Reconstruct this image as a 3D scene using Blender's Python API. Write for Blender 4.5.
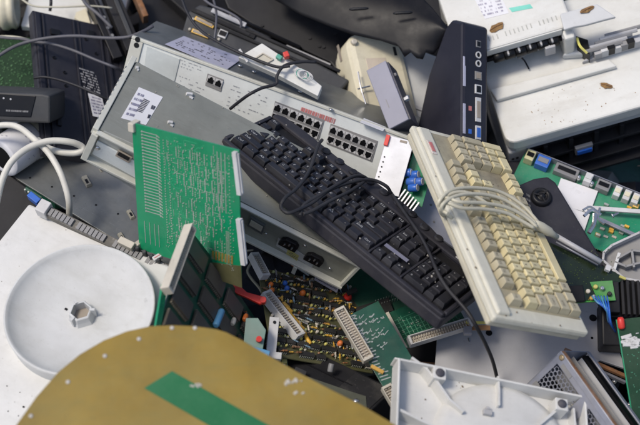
import bpy, math, random
import numpy as np
from mathutils import Matrix, Vector
R = math.radians
random.seed(11)
SC = bpy.context.scene
for o in list(bpy.data.objects): bpy.data.objects.remove(o)
COL = SC.collection
# ---------------------------------------------------------------- camera
LENS, PITCH, D0 = 70.0, 40.0, 1.62
FPX = 640 * LENS / 36.0
cp, sp = math.cos(R(PITCH)), math.sin(R(PITCH))
TARGET = Vector((0, 0, 0.62))
CAMLOC = TARGET - Vector((0, cp, -sp)) * D0
CAMR = Matrix(((1, 0, 0), (0, sp, -cp), (0, cp, sp)))      # columns: right, up, back
CAM = Matrix.Translation(CAMLOC) @ CAMR.to_4x4()
cd = bpy.data.cameras.new('camera'); cam = bpy.data.objects.new('camera', cd); COL.objects.link(cam)
cam.matrix_world = CAM
cd.lens = LENS; cd.sensor_width = 36; cd.clip_start = 0.05; cd.clip_end = 500
cd.dof.use_dof = True; cd.dof.focus_distance = 1.53; cd.dof.aperture_fstop = 4.5
SC.camera = cam
# ---------------------------------------------------------------- light
SUN_EL, SUN_AZ = 58, -125      # soft daylight from above, a little from the camera's left
w = bpy.data.worlds.new('World'); SC.world = w; w.use_nodes = True
nt = w.node_tree; bg = nt.nodes['Background']
sky = nt.nodes.new('ShaderNodeTexSky'); sky.sky_type = 'NISHITA'; sky.sun_disc = False
sky.sun_elevation = R(SUN_EL); sky.sun_rotation = R(SUN_AZ); sky.dust_density = 2.0; sky.air_density = .7; sky.ozone_density = 0.6
nt.links.new(sky.outputs[0], bg.inputs[0]); bg.inputs[1].default_value = 0.12
sl = bpy.data.lights.new('sun', 'SUN'); sl.energy = 1.5; sl.angle = R(14); sl.color = (1, .92, .80)
so = bpy.data.objects.new('sun', sl); COL.objects.link(so)
sdir = Vector((math.sin(R(SUN_AZ)) * math.cos(R(SUN_EL)), math.cos(R(SUN_AZ)) * math.cos(R(SUN_EL)), math.sin(R(SUN_EL))))
so.rotation_euler = sdir.to_track_quat('Z', 'Y').to_euler(); so.location = (0, 0, 6)
vs = SC.view_settings; vs.view_transform = 'Standard'; vs.look = 'None'; vs.gamma = 1; vs.use_curve_mapping = False; vs.exposure = 0.62
# ---------------------------------------------------------------- materials
MATS = {}
def mat(name, col, rough=.5, metal=0, var=.12, scale=25, dust=.12, dcol=(.33, .31, .27), bump=.12, fine=900, coat=0, scratch=0, piece=0, spec=None, stain=0, scol=(.22, .17, .10)):
    if name in MATS: return MATS[name]
    m = bpy.data.materials.new(name); m.use_nodes = True; MATS[name] = m
    n = m.node_tree.nodes; L = m.node_tree.links; b = n['Principled BSDF']
    tc = n.new('ShaderNodeTexCoord'); oi = n.new('ShaderNodeObjectInfo')
    sc = n.new('ShaderNodeVectorMath'); sc.operation = 'MULTIPLY_ADD'
    cmb = n.new('ShaderNodeCombineXYZ')
    for k in range(3): L.new(oi.outputs['Random'], cmb.inputs[k])
    L.new(cmb.outputs[0], sc.inputs[0]); sc.inputs[1].default_value = (3.1, 5.7, 1.9); L.new(tc.outputs['Object'], sc.inputs[2])
    V = sc.outputs[0]
    def noise(s, d=4, r=.6, vec=V):
        q = n.new('ShaderNodeTexNoise'); q.inputs['Scale'].default_value = s; q.inputs['Detail'].default_value = d; q.inputs['Roughness'].default_value = r
        L.new(vec, q.inputs['Vector']); return q.outputs[0]
    def mrange(src, a, bb, c, d):
        q = n.new('ShaderNodeMapRange'); q.inputs[1].default_value = a; q.inputs[2].default_value = bb; q.inputs[3].default_value = c; q.inputs[4].default_value = d
        L.new(src, q.inputs[0]); return q.outputs[0]
    def mix(f, a, bb):
        q = n.new('ShaderNodeMix'); q.data_type = 'RGBA'
        if isinstance(f, float): q.inputs[0].default_value = f
        else: L.new(f, q.inputs[0])
        for i, s in ((6, a), (7, bb)):
            if isinstance(s, tuple): q.inputs[i].default_value = (*s, 1)
            else: L.new(s, q.inputs[i])
        return q.outputs[2]
    n1 = noise(scale, 5, .62)
    lo = tuple(max(0, c * (1 - var)) for c in col); hi = tuple(min(1, c * (1 + var)) for c in col)
    c = mix(mrange(n1, .32, .68, 0, 1), lo, hi)
    if piece:
        hs = n.new('ShaderNodeHueSaturation'); L.new(c, hs.inputs['Color']); L.new(mrange(oi.outputs['Random'], 0, 1, 1 - piece, 1 + piece), hs.inputs['Value']); c = hs.outputs[0]
    n2 = noise(scale * .45, 6, .7)
    dm = mrange(n2, .44, .72, 0, min(1, dust * 2.2)); c = mix(dm, c, dcol)
    n3 = noise(fine * .35, 3, .6)
    c = mix(mrange(n3, .64, .72, 0, min(1, dust * 2.0)), c, dcol)       # specks of grit
    c = mix(mrange(noise(scale * 2.3, 5, .75), .63, .74, 0, min(.8, dust * 1.6)), c, tuple(x * .35 for x in dcol))   # dark smudges
    if stain:
        mp = n.new('ShaderNodeMapping'); mp.inputs['Scale'].default_value = (9, 34, 20); mp.inputs['Rotation'].default_value = (0, 0, 1.1); L.new(V, mp.inputs[0])
        c = mix(mrange(noise(1.6, 7, .72, mp.outputs[0]), .50, .74, 0, stain), c, scol)
        c = mix(mrange(noise(150, 6, .8), .69, .76, 0, min(1, stain * 2.2)), c, tuple(x * .4 for x in scol))
    if scratch:
        mp = n.new('ShaderNodeMapping'); mp.inputs['Scale'].default_value = (6, 160, 40); mp.inputs['Rotation'].default_value = (0, 0, .5); L.new(V, mp.inputs[0])
        sn = noise(4, 6, .75, mp.outputs[0]); c = mix(mrange(sn, .63, .69, 0, scratch), c, tuple(min(1, x * 1.6 + .08) for x in col))
    L.new(c, b.inputs['Base Color'])
    L.new(mrange(n2, .3, .7, max(.05, rough - .1), min(1, rough + .16)), b.inputs['Roughness'])
    b.inputs['Metallic'].default_value = metal
    sp_ = spec if spec is not None else (.3 if max(col) < .05 and not coat else .5); b.inputs['Specular IOR Level'].default_value = sp_
    if coat: b.inputs['Coat Weight'].default_value = coat; b.inputs['Coat Roughness'].default_value = .15
    if bump:
        bp = n.new('ShaderNodeBump'); bp.inputs['Strength'].default_value = bump; bp.inputs['Distance'].default_value = .0006
        L.new(noise(fine, 3, .6), bp.inputs['Height'])
        b2 = n.new('ShaderNodeBump'); b2.inputs['Strength'].default_value = bump * .8; b2.inputs['Distance'].default_value = .003
        L.new(noise(scale * .8, 2, .5), b2.inputs['Height']); L.new(bp.outputs[0], b2.inputs['Normal']); L.new(b2.outputs[0], b.inputs['Normal'])
    return m
kbody = mat('keyboard_plastic', (.026, .026, .034), .48, dust=.10, dcol=(.13, .12, .115))
kcap = mat('black_keycap', (.018, .018, .023), .40, dust=.12, dcol=(.10, .10, .10), piece=.25)
kwell = mat('black_key_bed', (.008, .008, .010), .7, dust=.12, dcol=(.08, .075, .07))
legend = mat('grey_print', (.50, .50, .50), .6, dust=.05)
bbody = mat('beige_plastic', (.60, .58, .48), .45, var=.06, dust=.12, dcol=(.36, .32, .24), bump=.2, stain=.18)
bcap = mat('yellowed_keycap', (.59, .52, .31), .48, var=.08, dust=.12, dcol=(.28, .24, .16), piece=.14)
bcapd = mat('grey_beige_keycap', (.43, .385, .265), .5, var=.08, dust=.16, dcol=(.22, .19, .13), piece=.12)
bwell = mat('beige_key_bed', (.40, .36, .25), .6, dust=.35, dcol=(.14, .12, .09))
wplas = mat('white_plastic', (.62, .62, .60), .40, var=.07, scale=18, dust=.13, dcol=(.38, .36, .32), bump=.15, stain=.16, scol=(.26, .25, .21), scratch=.12)
wplas2 = mat('grey_white_plastic', (.52, .53, .53), .45, var=.05, dust=.12, dcol=(.33, .31, .28), bump=.15)
cream = mat('cream_plastic', (.68, .63, .47), .45, var=.07, dust=.16, dcol=(.36, .31, .22), bump=.18, stain=.2)
cream2 = mat('printer_plastic', (.62, .62, .585), .42, var=.05, dust=.12, dcol=(.42, .38, .30), bump=.12, stain=.22)
panel = mat('light_grey_metal', (.70, .73, .71), .38, metal=.05, var=.06, dust=.12, dcol=(.33, .31, .28), scratch=.25, stain=.14, scol=(.3, .3, .26))
flange = mat('cream_painted_metal', (.60, .60, .53), .4, metal=.1, var=.08, dust=.2, scratch=.2)
olive = mat('olive_grey_metal', (.265, .27, .235), .42, metal=.25, var=.10, dust=.14, dcol=(.32, .31, .27), scratch=.5, stain=.35, scol=(.13, .125, .10))
darkm = mat('dark_sheet_metal', (.17, .18, .18), .36, metal=.5, var=.2, scale=14, dust=.2, dcol=(.30, .29, .26), scratch=.6, stain=.3, scol=(.07, .07, .06))
steel = mat('galvanised_steel', (.27, .28, .33), .38, metal=.4, var=.15, scale=40, dust=.15, scratch=.3)
shiny = mat('bright_metal', (.62, .62, .62), .25, metal=.9, var=.1, dust=.1)
rust = mat('rusty_metal', (.20, .09, .035), .8, var=.4, dust=.2, scale=60)
black = mat('black_plastic', (.009, .009, .011), .42, var=.2, dust=.08, dcol=(.05, .048, .045))
blackm = mat('matt_black_plastic', (.013, .013, .015), .62, var=.25, dust=.12, dcol=(.06, .055, .05))
gloss = mat('gloss_black', (.005, .005, .006), .32, dust=.04, dcol=(.03, .03, .03), bump=.02)
navy = mat('blue_black_plastic', (.021, .021, .029), .5, var=.15, dust=.12, dcol=(.09, .09, .095))
lilac = mat('lilac_grey_plastic', (.24, .24, .29), .5, var=.06, dust=.08)
midg = mat('mid_grey_plastic', (.20, .20, .205), .5, var=.08, dust=.15)
modemg = mat('charcoal_grey_plastic', (.042, .044, .048), .5, var=.1, dust=.12, dcol=(.14, .14, .13))
lgrey = mat('light_grey_plastic', (.40, .40, .41), .5, var=.08, dust=.15)
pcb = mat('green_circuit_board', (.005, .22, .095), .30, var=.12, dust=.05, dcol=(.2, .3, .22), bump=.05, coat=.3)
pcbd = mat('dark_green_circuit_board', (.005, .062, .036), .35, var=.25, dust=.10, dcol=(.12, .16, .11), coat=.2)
pcbo = mat('olive_circuit_board', (.085, .085, .035), .45, var=.25, dust=.14, dcol=(.16, .15, .10))
pcbb = mat('black_green_circuit_board', (.012, .020, .008), .22, var=.4, dust=.08, dcol=(.06, .08, .04), coat=.4)
copper = mat('tan_laminate', (.235, .160, .030), .42, spec=.3, var=.16, scale=14, dust=.16, dcol=(.22, .20, .085), bump=.08, scratch=.22, stain=.30, scol=(.16, .15, .05))
stripe = mat('green_laminate', (.010, .125, .045), .42, spec=.3, var=.08, scale=9, dust=.10, dcol=(.15, .28, .17), bump=.05)
solder = mat('solder', (.45, .48, .44), .35, metal=.5, dust=.1)
trace_d = mat('lighter_green_trace', (.05, .22, .13), .35, dust=.05)
gold = mat('gold_contact', (.75, .48, .12), .3, metal=.7, dust=.1)
chip = mat('chip_black', (.028, .028, .028), .42, dust=.15, dcol=(.12, .11, .09), piece=.3)
chipg = mat('chip_brown_grey', (.070, .062, .054), .4, dust=.18, dcol=(.16, .14, .11), piece=.3)
conn = mat('cream_connector', (.52, .48, .40), .5, var=.1, dust=.2)
connw = mat('silver_white_connector', (.56, .56, .56), .45, var=.1, dust=.18)
slotm = mat('connector_slot', (.30, .25, .20), .7, dust=.3)
red = mat('red_plastic', (.60, .022, .012), .35, dust=.06)
orange = mat('orange_component', (.72, .17, .02), .4, dust=.1, piece=.2)
yellow = mat('yellow_component', (.55, .50, .13), .45, dust=.15, piece=.3)
amber = mat('amber_component', (.62, .35, .04), .4, dust=.1, piece=.2)
blue = mat('blue_component', (.02, .12, .50), .32, dust=.08)
cyanb = mat('pale_blue_plastic', (.07, .25, .45), .4, dust=.08)
teal = mat('teal_plastic', (.05, .30, .22), .45, dust=.1)
aqua = mat('aqua_sticker', (.18, .58, .47), .5, dust=.08)
paper = mat('white_paper', (.68, .68, .70), .7, var=.04, dust=.08, dcol=(.4, .38, .35))
paperb = mat('bluish_paper', (.42, .42, .52), .7, var=.06, dust=.14, dcol=(.3, .3, .33))
ink = mat('black_ink', (.05, .05, .07), .6, dust=.05)
inkr = mat('red_ink', (.50, .16, .15), .6, dust=.1)
cabk = mat('black_cable_rubber', (.022, .022, .026), .5, dust=.1, dcol=(.1, .1, .1))
cabg = mat('grey_cable_rubber', (.07, .07, .085), .5, dust=.1)
cabw = mat('white_cable_rubber', (.60, .585, .52), .45, dust=.1)
cabc = mat('beige_cable_rubber', (.50, .475, .37), .5, dust=.12)
rubber = mat('rubber_foot', (.045, .045, .06), .7, dust=.2)
leafm = mat('dead_leaf', (.26, .15, .055), .8, var=.4, scale=120, dust=.2, dcol=(.1, .05, .02), bump=.5)
soil = mat('dark_soil', (.035, .030, .025), .95, var=.4, scale=8, dust=.3, dcol=(.09, .08, .06), bump=.6)
# ---------------------------------------------------------------- poses
NB = np.array([0, .545, .838])
def base(py): return D0 + .18 * (212.5 - py) / 212.5
def ray(px, py): return np.array([(px - 320) / FPX, -(py - 212.5) / FPX, -1.0])
def cpt(px, py, lift): return ray(px, py) * (base(py) - lift)          # camera-space point
def rotv(v):
    a = np.linalg.norm(v)
    if a < 1e-9: return np.eye(3)
    k = v / a; K = np.array([[0, -k[2], k[1]], [k[2], 0, -k[0]], [-k[1], k[0], 0]])
    return np.eye(3) + math.sin(a) * K + (1 - math.cos(a)) * K @ K
class Fr:                                                              # a flat face: origin at its lower left corner
    def __init__(s, M, w, h): s.M, s.w, s.h, s.iM = M, w, h, np.linalg.inv(M)
    def at(s, px, py, z=0.0):
        r = ray(px, py); n = s.M[:3, 2]; p0 = s.M[:3, 3] + n * z
        t = (p0 @ n) / (r @ n); return (s.iM @ np.append(r * t, 1))[:3]
    def loc(s, c): return (s.iM @ np.append(c, 1))[:3]
    def pt(s, px, py, lift): return s.loc(cpt(px, py, lift))
    def sub(s, o, x, y, z, w, h):                                      # another face of the same thing
        T = np.eye(4); T[:3, 0], T[:3, 1], T[:3, 2], T[:3, 3] = x, y, z, o
        return Fr(s.M @ T, w, h)
    def near(s, t): return s.sub((0, 0, -t), (1, 0, 0), (0, 0, 1), (0, -1, 0), s.w, t)
    def left(s, t): return s.sub((0, s.h, -t), (0, -1, 0), (0, 0, 1), (-1, 0, 0), s.h, t)
    def right(s, t): return s.sub((s.w, 0, -t), (0, 1, 0), (0, 0, 1), (1, 0, 0), s.h, t)
    def far(s, t): return s.sub((s.w, s.h, -t), (-1, 0, 0), (0, 0, 1), (0, 1, 0), s.w, t)
def fit(c4, lift, n0=None, aspect=None, sn=.04, depth=None, dbg=''):
    c4 = np.array(c4, float); cen = c4.mean(0); d = depth if depth else base(cen[1]) - lift
    n0 = NB if n0 is None else np.array(n0, float); n0 = n0 / np.linalg.norm(n0)
    ab = ((c4[1] - c4[0]) + (c4[2] - c4[3])) / 2; e = np.array([ab[0], -ab[1], 0]); e[2] = -(n0 @ e) / n0[2]
    x = e / np.linalg.norm(e); R0 = np.stack([x, np.cross(n0, x), n0], 1)
    cc = ray(*cen) * d
    def pts(p):
        Rm = rotv(p[:3]) @ R0; w, h = math.exp(p[5]), math.exp(p[6]); c = cc + np.array([p[3], p[4], 0])
        return Rm, w, h, [c + Rm @ np.array([sx * w / 2, sy * h / 2, 0]) for sx, sy in ((-1, -1), (1, -1), (1, 1), (-1, 1))]
    def res(p):
        Rm, w, h, P = pts(p); r = []
        for q, t in zip(P, c4): r += [(320 + FPX * q[0] / -q[2] - t[0]) / 2.5, (212.5 - FPX * q[1] / -q[2] - t[1]) / 2.5]
        r += list((Rm[:, 2] - n0) / sn)
        if aspect: r.append((p[5] - p[6] - math.log(aspect)) / .06)
        return np.array(r)
    s = d / FPX; p = np.array([0, 0, 0, 0, 0, math.log(np.linalg.norm(ab) * s * 1.1), math.log(np.linalg.norm(c4[3] - c4[0]) * s * 1.1)])
    lam = 1e-2; r = res(p)
    for _ in range(60):
        J = np.stack([(res(p + np.eye(7)[k] * 1e-6) - r) / 1e-6 for k in range(7)], 1)
        dp = np.linalg.solve(J.T @ J + lam * np.eye(7), -J.T @ r); r2 = res(p + dp)
        if r2 @ r2 < r @ r: p, r, lam = p + dp, r2, lam * .4
        else: lam *= 5
        if np.abs(dp).max() < 1e-7: break
    Rm, w, h, P = pts(p); M = np.eye(4); M[:3, :3] = Rm; M[:3, 3] = P[0]
    if dbg: print('FIT', dbg, 'w%.3f h%.3f' % (w, h), 'n', np.round(Rm[:, 2], 2), 'err', round(float(np.abs(r[:8]).max() * 2.5), 1), 'depths', [round(-q[2], 3) for q in P])
    return Fr(M, w, h)
def flat(px, py, lift, n, w=.1, h=.1):                                   # a face through a point of the heap, x level
    n = np.array(n, float); n /= np.linalg.norm(n); x = np.array([1, 0, -n[0] / n[2]]); x /= np.linalg.norm(x)
    M = np.eye(4); M[:3, 0], M[:3, 1], M[:3, 2], M[:3, 3] = x, np.cross(n, x), n, cpt(px, py, lift); return Fr(M, w, h)
# ---------------------------------------------------------------- building
def thing(name, label, cat, F, group=None, stuff=None):
    o = bpy.data.objects.new(name, None); COL.objects.link(o); o.empty_display_size = .02
    o.matrix_world = CAM @ Matrix(F.M.tolist()); o['label'] = label; o['category'] = cat
    if group: o['group'] = group
    return o
class MB:
    def __init__(s): s.v, s.f, s.mi = [], [], []
    def add(s, v, f, mi=0):
        k = len(s.v); s.v += [tuple(map(float, p)) for p in v]; s.f += [tuple(i + k for i in q) for q in f]; s.mi += [mi] * len(f); return s
    def box(s, x0, x1, y0, y1, z0, z1, mi=0, rz=0, tp=0):
        cx, cy = (x0 + x1) / 2, (y0 + y1) / 2; v = []
        for z, t in ((z0, 0), (z1, tp)):
            for x, y in ((x0 + t, y0 + t), (x1 - t, y0 + t), (x1 - t, y1 - t), (x0 + t, y1 - t)):
                if rz: x, y = cx + (x - cx) * math.cos(rz) - (y - cy) * math.sin(rz), cy + (x - cx) * math.sin(rz) + (y - cy) * math.cos(rz)
                v.append((x, y, z))
        return s.add(v, [(3, 2, 1, 0), (4, 5, 6, 7), (0, 1, 5, 4), (1, 2, 6, 5), (2, 3, 7, 6), (3, 0, 4, 7)], mi)
    def prism(s, pts, z0, z1, mi=0):
        n = len(pts); a = sum(pts[i][0] * pts[(i + 1) % n][1] - pts[(i + 1) % n][0] * pts[i][1] for i in range(n))
        if a < 0: pts = pts[::-1]
        v = [(p[0], p[1], z0) for p in pts] + [(p[0], p[1], z1) for p in pts]
        return s.add(v, [tuple(range(n))[::-1], tuple(range(n, 2 * n))] + [(i, (i + 1) % n, n + (i + 1) % n, n + i) for i in range(n)], mi)
    def lathe(s, c, prof, n=24, mi=0, ax=(0, 0, 1), caps=True):         # prof: (radius, height)
        ax = Vector(ax).normalized(); u = ax.orthogonal().normalized(); q = ax.cross(u); c = Vector(c); v, f = [], []
        for r, h in prof:
            for i in range(n):
                a = 2 * math.pi * i / n; v.append(c + ax * h + (u * math.cos(a) + q * math.sin(a)) * r)
        for j in range(len(prof) - 1):
            for i in range(n):
                k = (i + 1) % n; f.append((j * n + i, j * n + k, (j + 1) * n + k, (j + 1) * n + i))
        if caps: f += [tuple(range(n))[::-1], tuple(range((len(prof) - 1) * n, len(prof) * n))]
        return s.add(v, f, mi)
    def cyl(s, c, r, h, n=16, mi=0, ax=(0, 0, 1)): return s.lathe(c, [(r, 0), (r, h)], n, mi, ax)
    def tube(s, pts, r, n=8, mi=0, sub=6):
        P = [Vector(p) for p in pts]
        if sub > 1 and len(P) > 2:
            Q = [P[0] * 2 - P[1]] + P + [P[-1] * 2 - P[-2]]; o = []
            for i in range(1, len(Q) - 2):
                for k in range(sub):
                    t = k / sub; a, b, c, d = Q[i - 1:i + 3]
                    o.append(.5 * ((2 * b) + (c - a) * t + (2 * a - 5 * b + 4 * c - d) * t * t + (3 * b - a - 3 * c + d) * t ** 3))
            P = o + [P[-1]]
        v, f = [], []; u = None
        for i, p in enumerate(P):
            t = (P[min(i + 1, len(P) - 1)] - P[max(i - 1, 0)]).normalized()
            u = t.orthogonal().normalized() if u is None else (u - t * u.dot(t)).normalized()
            q = t.cross(u)
            for k in range(n):
                a = 2 * math.pi * k / n; v.append(p + (u * math.cos(a) + q * math.sin(a)) * r)
        for i in range(len(P) - 1):
            for k in range(n):
                j = (k + 1) % n; f.append((i * n + k, i * n + j, (i + 1) * n + j, (i + 1) * n + k))
        f += [tuple(range(n))[::-1], tuple(range((len(P) - 1) * n, len(P) * n))]
        return s.add(v, f, mi)
    def mesh(s, name, mats, smooth=False):
        me = bpy.data.meshes.new(name); me.from_pydata(s.v, [], s.f)
        for m in (mats if isinstance(mats, (list, tuple)) else [mats]): me.materials.append(m)
        me.polygons.foreach_set('material_index', s.mi)
        if smooth: me.polygons.foreach_set('use_smooth', [len(p.vertices) <= 4 for p in me.polygons])
        me.update(); return me
    def build(s, name, mats, parent=None, bev=0, smooth=False, kind=None, label=None):
        o = bpy.data.objects.new(name, s.mesh(name, mats, smooth)); COL.objects.link(o)
        if parent: o.parent = parent
        if bev:
            b = o.modifiers.new('bevel', 'BEVEL'); b.width = bev; b.segments = 2; b.limit_method = 'ANGLE'; b.angle_limit = R(40); b.harden_normals = False
        if kind: o['kind'] = kind
        if label: o['label'] = label
        return o
def piece(name, me, parent, loc=(0, 0, 0), rz=0, sc=1):
    o = bpy.data.objects.new(name, me); COL.objects.link(o); o.parent = parent; o.location = loc; o.rotation_euler = (0, 0, rz)
    o.scale = (sc, sc, sc) if isinstance(sc, (int, float)) else sc
    if name == 'chip_legs': o['kind'] = 'stuff'
    return o
def B(x0, x1, y0, y1, z0, z1, **k): return MB().box(x0, x1, y0, y1, z0, z1, **k)
def rect(F, c, z=0): p = F.at(*c, z); return p[0], p[1]
def poly(F, pts, z0, z1):                                               # prism over points of the face
    return MB().prism([rect(F, p, z1) for p in pts], z0, z1)
def marks(F, c4, rows, m, parent, name='print', z=.0006, dens=.7, bold=.45, seed=1, t=.0002):
    """small dashes of print inside the quad c4 (BL BR TR TL)"""
    rs = random.Random(seed); P = [np.array(F.at(*c, z)) for c in c4]; q = MB()
    for r in range(rows):
        v0, v1 = (r + .5 - bold / 2) / rows, (r + .5 + bold / 2) / rows; u = 0
        while u < 1:
            l = rs.uniform(.015, .06); 
            if rs.random() < dens:
                pp = []
                for uu, vv in ((u, v0), (min(1, u + l), v0), (min(1, u + l), v1), (u, v1)):
                    a = P[0] * (1 - uu) + P[1] * uu; b = P[3] * (1 - uu) + P[2] * uu; x = a * (1 - vv) + b * vv; pp.append((x[0], x[1]))
                q.prism(pp, z, z + t)
            u += l + rs.uniform(.008, .03)
    return q.build(name, m, parent, kind='stuff')
def crumbs(F, t, pts, m, n, seed, z=0, r0=.0003, r1=.0011, S=None):
    """grit lying on a face, inside the pixel box pts = (x0, y0, x1, y1)"""
    rs = random.Random(seed); q = MB()
    for k in range(n):
        a = F.at(rs.uniform(pts[0], pts[2]), rs.uniform(pts[1], pts[3]), z); r = rs.uniform(r0, r1) * rs.choice([.5, .7, 1])
        if not (0 < a[0] < F.w and 0 < a[1] < F.h): continue
        q.box(a[0] - r * rs.uniform(.6, 2.2), a[0] + r, a[1] - r, a[1] + r * rs.uniform(.5, 1.5), z, z + r * 1.2, rz=rs.uniform(0, 3), tp=r * .3)
    return q.build('grit', m, t, kind='stuff')
_gl = {}
def glyph(ch):
    if ch not in _gl:
        cu = bpy.data.curves.new('t', 'FONT'); cu.body = ch; cu.size = 1; cu.resolution_u = 1; cu.align_x = 'CENTER'; cu.align_y = 'CENTER'
        o = bpy.data.objects.new('t', cu); me = o.to_mesh(); _gl[ch] = ([tuple(v.co) for v in me.vertices], [tuple(p.vertices) for p in me.polygons])
        o.to_mesh_clear(); bpy.data.objects.remove(o)
    return _gl[ch]
def text(mb, ch, x, y, z, size, rz=0):
    v, f = glyph(ch); c, s = math.cos(rz), math.sin(rz)
    mb.add([(x + (a * c - b * s) * size, y + (a * s + b * c) * size, z) for a, b, _ in v], f)
def cable(name, pts, r, m, parent=None, F=None, label=None, cat='cable', z=None, group=None, n=8):
    """pts (px, py, lift) in the heap, or heights above face F when z is True"""
    if parent is not None:
        P = [F.at(a, b, c) if z else F.pt(a, b, c) for a, b, c in pts]; return MB().tube(P, r, n).build(name, m, parent, smooth=True)
    W = [CAM @ Vector(cpt(*p)) for p in pts]; o = W[0].copy(); ob = MB().tube([x - o for x in W], r, n).build(name, m, smooth=True)
    ob.location = o; ob['label'] = label; ob['category'] = cat
    if group: ob['group'] = group
    return ob
# ================================================================ the setting
def setting():
    g = MB(); n = 90; rs = random.Random(3); S = 30.0; v = []; f = []
    for j in range(n + 1):
        for i in range(n + 1):
            x, y = (i / n - .5), (j / n - .5); x, y = math.copysign(abs(x * 2) ** 2.2, x) * S, math.copysign(abs(y * 2) ** 2.2, y) * S
            v.append((x, y, rs.uniform(-.01, .01)))
    for j in range(n):
        for i in range(n): a = j * (n + 1) + i; f.append((a, a + 1, a + n + 2, a + n + 1))
    g.add(v, f); o = g.build('ground', soil); o['kind'] = 'structure'
    # buried scrap under and around the pieces in view: nobody could count it
    s = MB(); rs = random.Random(5)
    MI = [blackm, pcbd, darkm, black, navy, midg]
    def blk(c, sx, sy, sz, rot, mi):
        vv = []
        for z in (-1, 1):
            for x, y in ((-1, -1), (1, -1), (1, 1), (-1, 1)): vv.append(c + rot @ Vector((x * sx, y * sy, z * sz)))
        s.add(vv, [(3, 2, 1, 0), (4, 5, 6, 7), (0, 1, 5, 4), (1, 2, 6, 5), (2, 3, 7, 6), (3, 0, 4, 7)], mi)
    for k in range(2600):
        px, py = rs.uniform(-420, 1060), rs.uniform(-330, 800); l = -.19 - rs.random() ** 1.5 * .22
        inview = -30 < px < 670 and -30 < py < 455
        if not inview: l = -.10 - rs.random() * .3
        c = CAM @ Vector(cpt(px, py, l)); 
        if c.z < .02: continue
        from mathutils import Euler
        rot = (Matrix.Rotation(R(-17), 3, 'X') @ Euler((rs.gauss(0, .35), rs.gauss(0, .35), rs.uniform(0, 3.1))).to_matrix())
        mi = rs.choice([0, 0, 0, 1, 2, 3, 3, 4] if inview else [0, 1, 2, 3, 4, 5, 5, 0])
        blk(c, rs.uniform(.02, .065), rs.uniform(.012, .045), rs.choice([.001, .008, .02]), rot, mi)
    o = s.build('buried_scrap', MI); o['kind'] = 'stuff'; o['label'] = 'dark jumbled scrap showing in the gaps between the discarded devices'; o['category'] = 'scrap heap'
    s = MB(); rs = random.Random(6)
    for k in range(150):
        px, py = rs.uniform(-60, 700), rs.uniform(-40, 470); l = rs.uniform(-.16, -.02); p = Vector(cpt(px, py, l)); P = [CAM @ p]; d = Vector((rs.gauss(0, 1), rs.gauss(0, 1), rs.gauss(0, .3))).normalized()
        for i in range(5): d = (d + Vector((rs.gauss(0, .6), rs.gauss(0, .6), rs.gauss(0, .25)))).normalized(); p = p + d * .018; P.append(CAM @ p)
        s.tube(P, rs.choice([.0008, .0011, .0018]), 5, rs.choice([0, 0, 0, 1, 2, 3, 4]), sub=3)
    o = s.build('loose_wires', [cabk, cabg, cabc, red, blue], smooth=True); o['kind'] = 'stuff'; o['label'] = 'stray thin wires tangled in the dark gaps of the heap'; o['category'] = 'wires'
setting()
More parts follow.
